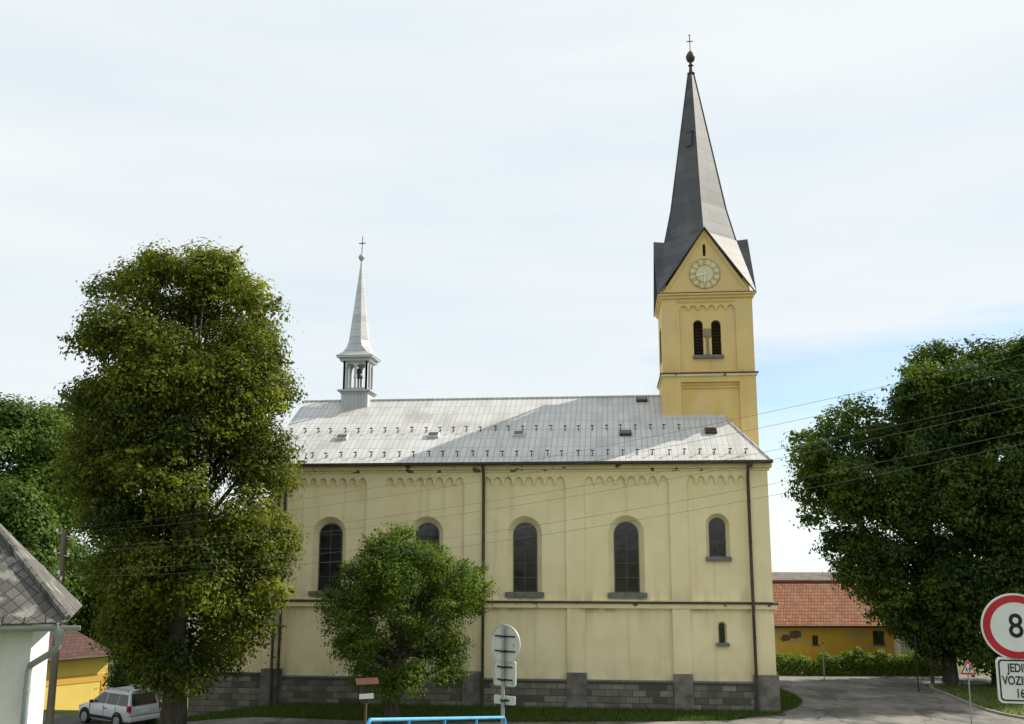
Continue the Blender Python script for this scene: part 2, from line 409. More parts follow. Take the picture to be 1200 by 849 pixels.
# lane in front of the church, and the street climbing behind its right corner
ribbon('lane', [(45, -.6), (24, -.8), (14, -1.0), (9.2, -1.2), (7.2, -2.5), (1.85, -3.4), (-4, -4.0), (-8.8, -4.1), (-12.7, -3.5), (-17, -1.4), (-23, 1.3), (-36, 6), (-60, 14)],
       [(45, -8.6), (24, -8.8), (14, -9.0), (8.5, -9.1), (7.0, -9.1), (1.85, -9.2), (-4, -9.0), (-9.4, -8.7), (-14.2, -7.8), (-19.2, -5.2), (-25, -2), (-38, 2), (-62, 9)], M['asphalt'], .020)
ribbon('street', [(6.9, -3.6), (8.35, -1.55), (9.35, -.75), (10.8, 1.39), (11.44, 3.75), (11.4, 6), (11.1, 8.86), (10.8, 12.5), (10.6, 16.0)],
       [(21.5, -3.5), (20.2, -1.6), (19.2, .3), (18.9, 2.4), (18.9, 4.8), (19.0, 7.1), (19.2, 10.0), (19.6, 12.4), (21.0, 13.6)], M['asphalt'], .026, cols=16)
ribbon('back_street', [(9.6, 17.4), (18, 17.9), (30, 18.3), (60, 19)], [(9.8, 11.8), (18, 12.2), (30, 13.0), (60, 14)], M['asphalt'], .032)

def kerb(name, path, w=.14, h=.11):
    P = resample(path, .5); Q = offset_line(P, w)
    mb = MB()
    a0 = [gpt(x, y, -.05) for x, y in P]; a1 = [gpt(x, y, h) for x, y in P]
    b0 = [gpt(x, y, -.05) for x, y in Q]; b1 = [gpt(x, y, h) for x, y in Q]
    for la, lb in ((a0, a1), (a1, b1), (b1, b0)): mb.strip(la, lb)
    return tag(mb.build(name, M['kerb']), kind='structure')
kerb('kerb', [(20.3, -1.6), (19.3, .3), (19.0, 2.4), (19.0, 4.8), (19.1, 7.1), (19.3, 10.0), (20.0, 12.2), (22, 12.75), (30, 13.2)])
kerb('kerb', [(20.2, -1.0), (24, -.75), (32, -.65)])

# ------------------------------------------------------------------ church
church = empty('church', (0, 0, 0))
tag(church, 'cream village church with grey sheet roof, ochre clock tower and small silver ridge turret', 'church')
XL, XR = -13.75, 9.68
panels = [(-12.83, -9.0), (-8.13, -4.31), (-3.47, .46), (1.30, 5.22), (6.02, 8.72)]
nscal = [8, 8, 8, 8, 6]
wins = [(-10.80, .555, 5.10, 8.27, 5), (-6.12, .555, 5.10, 8.27, 5), (-1.48, .555, 5.10, 8.27, 5), (3.22, .565, 5.10, 8.29, 5)]
small = [(7.375, .365, 6.72, 8.47, 3)]
tiny = [(7.42, .13, 2.92, 3.77, 2)]
hol = []
for cx, r, z0, z1, _ in wins: hol.append(arch(cx, z0, z1 + .30, r + .25))
for cx, r, z0, z1, _ in small: hol.append(arch(cx, z0, z1 + .20, r + .17))
for cx, r, z0, z1, _ in tiny: hol.append(arch(cx, z0, z1 + .09, r + .08))
mb = MB()
mb.plate(rect(XL, XR, -.3, 10.95), hol, 0.0, .45)
w = mb.build('wall', M['plaster'], church)
# outer layer: pilaster strips and arcaded frieze, panels cut out of it
mb = MB()
hol = [scallop(a, b, 4.78, 10.39, n, .36) for (a, b), n in zip(panels, nscal)]
mb.plate(rect(XL - .02, XR + .02, 4.72, 10.6), hol, -.14, -.002)
mb.build('frieze', M['plaster'], church)
xs_ = [XL - .02] + [v for pr in panels for v in pr] + [XR + .02]
for a, b in zip(xs_[0::2], xs_[1::2]):
    mb = MB(); mb.box(a, b, -.13, -.002, 1.58, 4.40); mb.build('pilaster', M['plaster'], church)
# other walls of the nave
mb = MB()
mb.box(XR - .45, XR, .45, 11.57, -.3, 10.95); mb.box(XL, XL + .45, .45, 11.57, -.3, 10.95); mb.box(XL, XR, 11.57, 12.02, -.3, 10.95)
mb.poly([(XL + .01, .45, 10.95), (XL + .01, 11.57, 10.95), (XL + .01, 6.01, 14.6)])
mb.build('wall', M['plaster'], church)
# belt course
mb = MB()
mb.box(XL - .16, XR + .18, -.17, 12.2, 4.40, 4.62); mb.build('belt_course', M['trim'], church, bevel=.02)
mb = MB(); mb.box(XL - .20, XR + .23, -.22, 12.25, 4.62, 4.70); mb.build('belt_flashing', M['dark_metal'], church)
# cornice
mb = MB()
mb.box(XL - .12, XR + .12, -.20, 12.2, 10.60, 10.72); mb.box(XL - .22, XR + .22, -.33, 12.35, 10.722, 10.94)
mb.build('cornice', M['trim'], church, bevel=.03)
# plinth
mb = MB(); mb.box(XL - .05, XR + .05, -.165, 12.15, -.6, 1.20); mb.build('plinth', M['plinth'], church)
mb = MB(); mb.box(XL - .07, XR + .07, -.19, 12.17, 1.20, 1.27); mb.build('plinth_cap', M['sill'], church)
for a, b in zip(xs_[0::2], xs_[1::2]):
    mb = MB(); mb.box(a - .03, b + (.03 if b < XR else .10), -.235, -.12 if b < XR else 1.0, -.6, 1.58)
    mb.build('plinth_block', M['plinth_block'], church, bevel=.015)
# windows
def church_window(cx, r, z0, z1, rows, dr, dt, sillw, sillh, dep=.30, name='window'):
    outer = arch(cx, z0, z1 + dt, r + dr); inner = arch(cx, z0, z1, r)
    mb = MB()
    mb.strip([(x, .004, z) for x, z in outer], [(x, dep, z) for x, z in inner], closed=True)
    sur = mb.build('window', M['surround'], church)
    mb = MB(); mb.plate(inner, (), dep - .01, dep + .03); mb.build('glass', M['glass'], sur)
    mb = MB()
    if rows > 2: mb.box(cx - .018, cx + .018, dep - .035, dep - .012, z0, z1 - .02)
    for k in range(1, rows):
        z = z0 + (z1 - r - z0) * k / (rows - 1)
        mb.box(cx - r + .005, cx + r - .005, dep - .042, dep - .0155, z - .016, z + .016)
    if rows > 2:
        rim = arch(cx, z0 + .01, z1 - .01, r - .01); rin = arch(cx, z0 + .05, z1 - .05, r - .05)
        mb.plate(rim, [rin], dep - .05, dep - .018)
    mb.build('glazing_bar', M['lead'], sur)
    mb = MB(); mb.box(cx - sillw, cx + sillw, -.185, .34, z0 - sillh, z0 + .002); mb.build('sill', M['sill'], sur, bevel=.02)
for a in wins: church_window(*a, .25, .30, .90, .22)
for a in small: church_window(*a, .17, .20, .57, .20)
for a in tiny: church_window(*a, .08, .09, .29, .13, .2)
# downpipes
for x in (-3.385, 8.80, -13.27, -12.95):
    mb = MB()
    mb.tube([(x, -.56, 10.93), (x, -.54, 10.80), (x, -.36, 10.55), (x, -.235, 10.3), (x, -.235, 4.9), (x, -.31, 4.72), (x, -.31, 4.38), (x, -.26, 4.2), (x, -.31, .05)], .07, 10)
    for z in (9.2, 7.4, 5.6, 3.2, 1.8): mb.lathe([(.085, -.02), (.085, .02)], (x, -.235 if z > 4.5 else -.28, z), 10)
    mb.build('downpipe', M['dark_metal'], church, smooth=True)
# roof
EZ, RZ, RY = 11.05, 14.98, 6.01
def roof_z(y): return EZ + (RZ - EZ) * (y + .5) / (RY + .5)
e0 = (-14.2, -.52, EZ); e1 = (9.83, -.52, EZ); r0 = (-14.2, RY, RZ); r1 = (7.31, RY, RZ); f0 = (-14.2, 12.54, EZ); f1 = (9.83, 12.54, EZ)
mb = MB()
mb.faces([e0, e1, r1, r0, f0, f1], [(0, 1, 2, 3), (3, 2, 5, 4), (1, 5, 2)])
roof = mb.build('roof', M['roof'], church)
sm = roof.modifiers.new('thick', 'SOLIDIFY'); sm.thickness = .09; sm.offset = -1
mb = MB()
mb.tube([(-14.2, RY, RZ + .02), (7.3, RY, RZ + .02)], .07, 8); mb.tube([(9.83, -.52, EZ + .02), (7.31, RY, RZ + .02)], .045, 8)
mb.build('ridge_cap', M['roof'], roof, smooth=True)
mb = MB()
mb.box(5.15, 8.3, 3.55, 3.72, roof_z(3.6) - .02, roof_z(3.6) + .12); mb.build('flashing', M['flashing'], roof)
# gutter
mb = MB()
prof = [(-.52, 11.0), (-.54, 10.92), (-.62, 10.90), (-.69, 10.95), (-.70, 11.05), (-.68, 11.05), (-.66, 10.96), (-.62, 10.93), (-.56, 10.94), (-.54, 11.0)]
A = [(-14.25, y, z) for y, z in prof]; B = [(9.9, y, z) for y, z in prof]
mb.strip(A, B, closed=True); mb.poly(A); mb.poly(B[::-1])
mb.build('gutter', M['dark_metal'], church)
mb = MB(); mb.box(-14.2, 9.84, -.525, -.30, 10.935, 10.955); mb.box(9.8, 9.9, -.5, 12.5, 10.945, 11.03); mb.build('fascia', M['dark_metal'], church)
# snow guards, two rows of small hooks
sl = math.atan2(RZ - EZ, RY + .5)
gm = None
def guard(x, y):
    global gm
    if gm is None:
        mb = MB(); mb.box(-.018, .018, -.16, .16, .0, .03); mb.box(-.014, .014, -.05, -.02, .03, .24); mb.box(-.085, .085, -.05, -.02, .19, .24)
        o = mb.build('snow_guard', M['guard'], roof); gm = o
    else:
        o = gm.copy(); link(o, roof)
    o.location = (x, y, roof_z(y) + .005); o.rotation_euler = (sl, 0, 0)
rnd = random.Random(5)
for k in range(29): guard(-13.7 + k*.70 + rnd.uniform(-.04, .04), 2.55 + rnd.uniform(-.04, .04))
for k in range(33): guard(-13.9 + k*.71 + rnd.uniform(-.04, .04), .15 + rnd.uniform(-.04, .04))
# roof lights
for px, py in ((401, 514), (508, 511.5), (608, 510), (733, 509), (833, 506.5), (752, 469.5)):
    # intersect the sight line with the roof slope
    lo, hi = 40., 60.
    for _ in range(40):
        md = (lo + hi)/2; q = at(px, py, md)
        if q.z > roof_z(q.y): lo = md
        else: hi = md
    q = at(px, py, lo)
    Mx = Matrix.Translation((q.x, q.y, roof_z(q.y))) @ Matrix.Rotation(sl, 4, 'X')
    mb = MB(); mb.box(-.29, .29, -.24, .24, 0, .13, Mx); o = mb.build('roof_light', M['dark_metal'] if px > 700 else M['flashing'], roof, bevel=.01)
    mb = MB(); mb.box(-.23, .23, -.18, .18, .128, .145, Mx); mb.build('pane', M['glass_clear'], o)

# lower choir east of the nave, behind the lime tree
mb = MB()
mb.box(-17.6, XL - .004, .9, 11.1, -1.6, 7.0); mb.build('choir_wall', M['plaster'], church)
mb = MB(); mb.box(-17.66, XL - .074, .78, 11.2, -1.8, 1.2); mb.box(-17.7, XL - .074, .75, 11.22, 1.2, 1.26); mb.build('plinth', M['plinth'], church)
mb = MB(); mb.faces([(-18.0, .5, 7.0), (XL, .5, 7.0), (XL, 6, 9.8), (-16.2, 6, 9.8), (-18.0, 11.5, 7.0), (XL, 11.5, 7.0)], [(0,1,2,3), (3,2,5,4), (0,3,4)])
o = mb.build('choir_roof', M['roof'], church); s_ = o.modifiers.new('thick', 'SOLIDIFY'); s_.thickness = .08

# ------------------------------------------------------------------ clock tower
TX0, TX1, TY0 = 5.306, 9.866, 3.73
TW = TX1 - TX0; TY1 = TY0 + TW; TCX = (TX0 + TX1)/2; TCY = RY
ZC = 19.80    # top of the shaft
ZA = 23.50    # gable apex
mb = MB()
mb.box(TX0, TX1, TY0 + .47, TY1, -.3, ZC)
dep = .08
belf = [arch(7.125, 16.75, 18.60, .245), arch(8.03, 16.75, 18.58, .245)]
mb.plate(rect(TX0, TX1, 9.0, ZC), [belf[0], belf[1]], TY0 + dep, TY0 + .469)
tower = mb.build('tower', M['tower_plaster'], church)
# outer layer with recessed panels
mb = MB()
mb.plate(rect(TX0 - .02, TX1 + .02, 15.80, ZC), [scallop(6.18, 9.02, 15.95, 19.36, 6, .24)], TY0 - .015, TY0 + dep - .002)
mb.plate(rect(TX0 - .045, TX1 + .045, 9.0, 15.66), [rect(6.16, 9.08, 12.6, 15.36)], TY0 - .04, TY0 + dep - .002)
mb.box(6.162, 9.078, TY0 + .0, TY0 + dep - .002, 15.06, 15.10)
for k in range(24):
    mb.box(6.18 + k*.121, 6.24 + k*.121, TY0 + .01, TY0 + dep - .002, 15.19, 15.30)
    mb.box(6.10 + k*.121, 6.17 + k*.121, TY0 - .065, TY0 - .016, 19.50, 19.60)
mb.box(6.05, 9.05, TY0 - .05, TY0 - .016, 19.602, 19.64)
# lower shaft sides, slightly wider
mb.box(TX0 - .045, TX0 - .002, TY0 + dep, TY1, 9, 15.66); mb.box(TX1 + .002, TX1 + .045, TY0 + dep, TY1, -.3, 15.66)
mb.build('pilaster', M['tower_plaster'], tower)
# side twin windows
for sx_ in (-1, 1):
    xw = TX0 if sx_ < 0 else TX1
    mb = MB()
    for c in (-.45, .45):
        Mx = Matrix.Translation((xw, TCY + c, 0)) @ Matrix.Rotation(R(-90*sx_) , 4, 'Z') if sx_ < 0 else Matrix.Translation((xw, TCY + c, 0)) @ Matrix.Rotation(R(90), 4, 'Z')
        mb.plate(arch(0, 16.75, 18.6, .245), (), -.012, .02, Mx)
    mb.build('louvre', M['louvre'], tower)
# string course and its sheet
mb = MB(); mb.box(TX0 - .12, TX1 + .12, TY0 - .13, TY1 + .12, 15.66, 15.78); mb.build('string_course', M['trim'], tower, bevel=.02)
mb = MB(); mb.box(TX0 - .17, TX1 + .17, TY0 - .18, TY1 + .17, 15.78, 15.84); mb.build('flashing', M['dark_metal'], tower)
# belfry
mb = MB()
for c in (7.125, 8.03):
    for k in range(11):
        z = 16.78 + k*.17
        mb.box(c - .26, c + .26, -.05, .05, -.008, .008, Matrix.Translation((0, TY0 + .37, z)) @ Matrix.Rotation(R(40), 4, 'X'))
    mb.box(c - .26, c + .26, TY0 + .44, TY0 + .468, 16.7, 18.65)
mb.build('louvre', M['louvre'], tower)
mb = MB()
cx = 7.578
mb.box(7.375, 7.78, TY0 - .002, TY0 + .22, 17.72, 18.12)
mb.lathe([(.10, 16.75), (.10, 16.84), (.075, 16.87), (.07, 17.60), (.10, 17.64), (.12, 17.72)], (cx, TY0 + .07, 0), 14)
mb.build('column', M['stone_column'], tower)
mb = MB(); mb.box(6.83, 8.36, TY0 - .10, TY0 + .40, 16.58, 16.75); mb.build('sill', M['sill'], tower, bevel=.02)
# crowning cornice
mb = MB(); mb.box(TX0 - .10, TX1 + .10, TY0 - .12, TY1 + .10, ZC - .08, ZC + .06); mb.box(TX0 - .2, TX1 + .2, TY0 - .22, TY1 + .2, ZC + .062, ZC + .17)
mb.build('cornice', M['tower_plaster'], tower, bevel=.02)
mb = MB(); mb.box(TX0 - .22, TX1 + .22, TY0 - .245, TY1 + .22, ZC + .17, ZC + .20); mb.build('flashing', M['dark_metal'], tower)
# gables
zg = ZC + .20
slit = arch(7.56, 21.97, 22.62, .075, 6)
hw = TW/2
front = [(TX0 + .02, zg), (TX1 - .02, zg), (TCX, ZA - .1)]
mb = MB()
mb.plate(front, [slit], TY0, TY0 + .3)
mb.plate([(TX0 + .02, zg), (TX1 - .02, zg), (TCX, ZA - .1)], (), TY1 - .3, TY1)
for xx in (TX0, TX1 - .3):
    mb.faces([(xx, TY0 + .31, zg), (xx, TY1 - .31, zg), (xx, TCY, ZA - .5), (xx + .3, TY0 + .31, zg), (xx + .3, TY1 - .31, zg), (xx + .3, TCY, ZA - .5)],
             [(0,1,2), (5,4,3), (0,2,5,3), (1,4,5,2), (0,3,4,1)])
mb.build('gable', M['tower_plaster'], tower)
mb = MB(); mb.box(7.4, 7.72, TY0 + .28, TY0 + .33, 21.9, 22.7); mb.build('louvre', M['louvre'], tower)
# raised border along the front gable
mb = MB()
def inset(pts, d):
    c = Vector((sum(q[0] for q in pts)/3, sum(q[1] for q in pts)/3)); return [tuple(c + (Vector(q)-c)*d) for q in pts]
mb.plate(inset(front, .995), [inset(front, .86)], TY0 - .05, TY0 - .001)
mb.build('gable_border', M['tower_plaster'], tower)
# clock
CX, CZ = 7.545, 21.02
Tm = lambda y: Matrix.Translation((CX, y, CZ))
circ = lambda r, n=48: [(r*math.cos(2*math.pi*k/n), r*math.sin(2*math.pi*k/n)) for k in range(n)]
mb = MB(); mb.plate(circ(.80), (), -.035, -.003, Tm(TY0)); clock = mb.build('clock', M['dial'], tower)
mb = MB(); mb.plate(circ(.80), [circ(.765)], -.05, -.036, Tm(TY0)); mb.plate(circ(.47), [circ(.44)], -.05, -.036, Tm(TY0)); mb.build('dial_ring', M['dial_ring'], clock)
strokes = {12: 4, 1: 1, 2: 2, 3: 3, 4: 3, 5: 2, 6: 3, 7: 4, 8: 4, 9: 3, 10: 2, 11: 3}
for h in range(1, 13):
    a = math.pi/2 - h*math.pi/6
    Mx = Tm(TY0) @ Matrix.Rotation(-(a - math.pi/2), 4, 'Y')
    n = strokes[h]; mb = MB()
    for k in range(n):
        o = (k - (n-1)/2)*.052; mb.box(o - .013, o + .013, -.046, -.036, .50, .73, Mx)
    mb.box(-.03*n, .03*n, -.045, -.0362, .735, .75, Mx); mb.box(-.03*n, .03*n, -.045, -.0362, .485, .50, Mx)
    mb.build('numeral', M['numeral'], clock)
def hand(name, ang, ln, wd, y):
    Mx = Tm(TY0) @ Matrix.Rotation(R(ang), 4, 'Y')
    mb = MB(); mb.plate([(-wd, -.12), (wd, -.12), (wd*1.3, ln*.6), (0, ln), (-wd*1.3, ln*.6)], (), y - .012, y, Mx); mb.build(name, M['hand'], clock)
hand('hour_hand', 255, .50, .035, -.06); hand('minute_hand', 182, .66, .024, -.075)

# spire: broach from four gables to a tall pyramid
ov = .24
A_ = {'f': (TCX, TY0 - ov, ZA), 'r': (TX1 + ov, TCY, ZA), 'b': (TCX, TY1 + ov, ZA), 'l': (TX0 - ov, TCY, ZA)}
zl = ZC + .10
C_ = {'fr': (TX1 + ov, TY0 - ov, zl), 'br': (TX1 + ov, TY1 + ov, zl), 'bl': (TX0 - ov, TY1 + ov, zl), 'fl': (TX0 - ov, TY0 - ov, zl)}
hd = 1.92; zw = ZA - .06
W_ = {'f': (TCX, TCY - hd, zw), 'r': (TCX + hd, TCY, zw), 'b': (TCX, TCY + hd, zw), 'l': (TCX - hd, TCY, zw)}
h2 = 1.50; z2 = 25.2; lean = -.04
V_ = {'f': (TCX + lean, TCY - h2, z2), 'r': (TCX + lean + h2, TCY, z2), 'b': (TCX + lean, TCY + h2, z2), 'l': (TCX + lean - h2, TCY, z2)}
h3 = .17; z3 = 33.2; l3 = -.19
T_ = {'f': (TCX + l3, TCY - h3, z3), 'r': (TCX + l3 + h3, TCY, z3), 'b': (TCX + l3, TCY + h3, z3), 'l': (TCX + l3 - h3, TCY, z3)}
mb = MB()
for a, b, c in (('f','r','fr'), ('r','b','br'), ('b','l','bl'), ('l','f','fl')):
    mb.poly([A_[a], C_[c], W_[a]]); mb.poly([W_[a], C_[c], W_[b]]); mb.poly([W_[b], C_[c], A_[b]])
    mb.poly([W_[a], W_[b], V_[b], V_[a]]); mb.poly([V_[a], V_[b], T_[b], T_[a]])
mb.poly([T_['f'], T_['r'], T_['b'], T_['l']])
bmesh.ops.remove_doubles(mb.bm, verts=mb.bm.verts, dist=.001)
spire = mb.build('spire', M['spire'], church)
s_ = spire.modifiers.new('thick', 'SOLIDIFY'); s_.thickness = .06; s_.offset = -1
mb = MB()
for k in 'frbl': mb.tube([W_[k], V_[k], T_[k]], .035, 6)
mb.build('hip_cap', M['spire'], spire, smooth=True)
mb = MB()
tx = TCX + l3
mb.lathe([(.20, 0), (.22, .05), (.12, .12), (.09, .45), (.16, .52), (.09, .58), (.08, .72)], (tx, TCY, z3), 14)
mb.lathe([(.06, .70), (.20, .80), (.26, .98), (.25, 1.12), (.14, 1.32), (.05, 1.40)], (tx, TCY, z3), 16)
mb.build('finial', M['dark_metal'], spire, smooth=True)
mb = MB()
zt = z3 + 1.35
mb.tube([(tx, TCY, zt), (tx - .02, TCY, zt + 1.0)], .024, 8); mb.box(tx - .17, tx + .13, TCY - .018, TCY + .018, zt + .62, zt + .665)
for dx in (-.17, .13): mb.lathe([(.0, -.035), (.035, 0), (0, .035)], (tx + dx, TCY, zt + .642), 8)
mb.lathe([(.0, -.05), (.06, 0), (0, .06)], (tx - .02, TCY, zt + 1.02), 8)
mb.build('cross', M['iron'], spire)
# hatch on the front left face
q0 = Vector(V_['f']).lerp(Vector(T_['f']), .49); q1 = Vector(V_['l']).lerp(Vector(T_['l']), .49)
mid = q0.lerp(q1, .38); nx_ = (q0 - q1).normalized(); upv = (Vector(T_['f']) - Vector(V_['f']) + Vector(T_['l']) - Vector(V_['l'])).normalized(); nn = nx_.cross(upv).normalized()
if nn.y > 0: nn = -nn
Mx = Matrix(((nx_.x, nn.x, upv.x, mid.x), (nx_.y, nn.y, upv.y, mid.y), (nx_.z, nn.z, upv.z, mid.z), (0, 0, 0, 1)))
mb = MB(); mb.box(-.2, .2, -.03, .08, -.40, .40, Mx); mb.box(-.24, .24, -.03, .12, .40, .44, Mx); mb.build('hatch', M['spire'], spire)

# ------------------------------------------------------------------ ridge turret
FX0, FX1 = -11.94, -10.47; FCX = (FX0 + FX1)/2; FH = (FX1 - FX0)/2; FCY = RY
mb = MB()
mb.box(FX0, FX1, FCY - FH, FCY + FH, 13.6, 15.42)
turret = mb.build('ridge_turret', M['turret'], church)
mb = MB(); mb.box(FX0 - .18, FX1 + .18, FCY - FH - .18, FCY + FH + .18, 15.40, 15.50); mb.box(FX0 - .06, FX1 + .06, FCY - FH - .06, FCY + FH + .06, 15.30, 15.398); mb.build('ledge', M['turret_spire'], turret)
mb = MB()
for k in range(4):
    Mx = Matrix.Translation((FCX, FCY, 0)) @ Matrix.Rotation(k*math.pi/2, 4, 'Z')
    g = FH - .06
    mb.plate(rect(-g, g, 15.50, 17.20), [arch(-.30, 15.62, 16.98, .235), arch(.30, 15.62, 16.98, .235)], -g - (.002 if k % 2 else 0), -g + .11, Mx)
mb.build('arcade', M['turret'], turret)
mb = MB(); mb.box(FX0 - .1, FX1 + .1, FCY - FH - .1, FCY + FH + .1, 17.08, 17.26); mb.box(FX0 - .26, FX1 + .26, FCY - FH - .26, FCY + FH + .26, 17.262, 17.36); mb.build('cornice', M['turret_spire'], turret)
def sq8(h, z, rnd_=0.0):
    """16-gon between square (rnd 0) and octagon (rnd 1)"""
    out = []
    for k in range(8):
        a = math.pi/8 + k*math.pi/4
        o = (h/math.cos(math.pi/8)*math.cos(a), h/math.cos(math.pi/8)*math.sin(a))
        q = (math.copysign(h, o[0]), math.copysign(h, o[1]))
        out.append((FCX + o[0]*rnd_ + q[0]*(1-rnd_), FCY + o[1]*rnd_ + q[1]*(1-rnd_), z))
    return out
rings = [sq8(FH + .30, 17.361, .05), sq8(FH + .02, 17.62, .35), sq8(.62, 17.95, .85), sq8(.53, 18.3, 1), sq8(.05, 22.75, 1)]
mb = MB()
for a, b in zip(rings, rings[1:]): mb.strip(a, b, closed=True)
mb.poly(rings[0])
fs = mb.build('turret_spire', M['turret_spire'], turret)
mb = MB(); mb.lathe([(.06, 22.7), (.05, 22.9), (.17, 23.05), (.19, 23.15), (.12, 23.28), (.03, 23.34)], (FCX, FCY, 0), 14); mb.build('finial', M['turret_spire'], turret, smooth=True)
mb = MB(); mb.tube([(FCX, FCY, 23.3), (FCX + .03, FCY, 24.35)], .022, 8); mb.box(FCX - .17, FCX + .20, FCY - .018, FCY + .018, 23.92, 23.97); mb.build('cross', M['iron'], turret)
mb = MB(); mb.lathe([(.05, 15.5), (.05, 16.2), (.28, 16.25), (.20, 16.5), (.12, 16.75), (.02, 16.8)], (FCX, FCY, 0), 14); mb.build('bell', M['dark_metal'], turret, smooth=True)

# ------------------------------------------------------------------ foliage
def leaf_mat(name, c1, c2, trans=.35, tc=None):
    m = bpy.data.materials.new(name); m.use_nodes = True; nt = m.node_tree
    b = nt.nodes['Principled BSDF']; out = nt.nodes['Material Output']
    at_ = nt.nodes.new('ShaderNodeAttribute'); at_.attribute_name = 'tint'
    r = nt.nodes.new('ShaderNodeMix'); r.data_type = 'RGBA'; r.inputs[6].default_value = lin(c1); r.inputs[7].default_value = lin(c2)
    nt.links.new(at_.outputs['Fac'], r.inputs[0]); nt.links.new(r.outputs[2], b.inputs['Base Color'])
    b.inputs['Roughness'].default_value = .62; b.inputs['Specular IOR Level'].default_value = .18
    t = nt.nodes.new('ShaderNodeBsdfTranslucent'); g = nt.nodes.new('ShaderNodeMix'); g.data_type = 'RGBA'; g.blend_type = 'MULTIPLY'; g.inputs[0].default_value = 1
    g.inputs[7].default_value = lin(tc or (1.5, 1.5, .6)); nt.links.new(r.outputs[2], g.inputs[6]); nt.links.new(g.outputs[2], t.inputs[0])
    mx = nt.nodes.new('ShaderNodeMixShader'); mx.inputs[0].default_value = trans
    nt.links.new(b.outputs[0], mx.inputs[1]); nt.links.new(t.outputs[0], mx.inputs[2]); nt.links.new(mx.outputs[0], out.inputs['Surface'])
    return m
M['lime_leaf'] = leaf_mat('lime_leaf', (.018,.034,.005), (.215,.245,.026), .45)
M['young_leaf'] = leaf_mat('young_leaf', (.022,.050,.007), (.165,.235,.030), .44)
M['maple_leaf'] = leaf_mat('maple_leaf', (.010,.032,.009), (.135,.20,.032), .42)
M['far_leaf'] = leaf_mat('far_leaf', (.024,.055,.010), (.115,.18,.026), .38)
M['hedge_leaf'] = leaf_mat('hedge_leaf', (.045,.09,.010), (.20,.26,.032), .36)
M['blade'] = leaf_mat('grass_blade', (.045,.085,.014), (.11,.15,.03), .35)
M['bark'] = mat('bark', (.045,.038,.03), (.085,.075,.06), scale=2.5, rough=1, bump=.9, bscale=9, stretch=(3,3,.6))

def leaf_mesh(name, P, Nn, size, m, parent, seed, tint, aspect=.62):
    """one diamond shaped, slightly folded leaf per point"""
    g = np.random.default_rng(seed); n = len(P)
    Nn = Nn / np.linalg.norm(Nn, axis=1, keepdims=True)
    a = g.normal(size=(n, 3)); u = a - Nn * (a*Nn).sum(1, keepdims=True); u /= np.linalg.norm(u, axis=1, keepdims=True)
    v = np.cross(Nn, u)
    s = size * g.uniform(.65, 1.3, (n, 1))
    b0 = P - u*s*.5; b2 = P + u*s*.5; fold = Nn * s * g.uniform(-.05, .22, (n, 1))
    off = u*s*g.uniform(-.12, .12, (n, 1))
    b1 = P + v*s*aspect*.5 + fold + off; b3 = P - v*s*aspect*.5 + fold + off
    co = np.stack([b0, b1, b2, b3], 1).reshape(-1, 3).astype(np.float32)
    me = bpy.data.meshes.new(name); me.vertices.add(n*4); me.vertices.foreach_set('co', co.ravel())
    idx = np.arange(n*4).reshape(n, 4); tri = np.concatenate([idx[:, [0, 1, 2]], idx[:, [0, 2, 3]]], 1).reshape(-1)
    me.loops.add(n*6); me.loops.foreach_set('vertex_index', tri.astype(np.int32))
    me.polygons.add(n*2); me.polygons.foreach_set('loop_start', np.arange(0, n*6, 3, dtype=np.int32))
    try: me.polygons.foreach_set('loop_total', np.full(n*2, 3, dtype=np.int32))
    except Exception: pass
    at_ = me.attributes.new('tint', 'FLOAT', 'FACE'); at_.data.foreach_set('value', np.repeat(np.clip(tint, 0, 1), 2).astype(np.float32))
    me.update(calc_edges=True); me.validate()
    me.materials.append(m); o = bpy.data.objects.new(name, me); return link(o, parent)

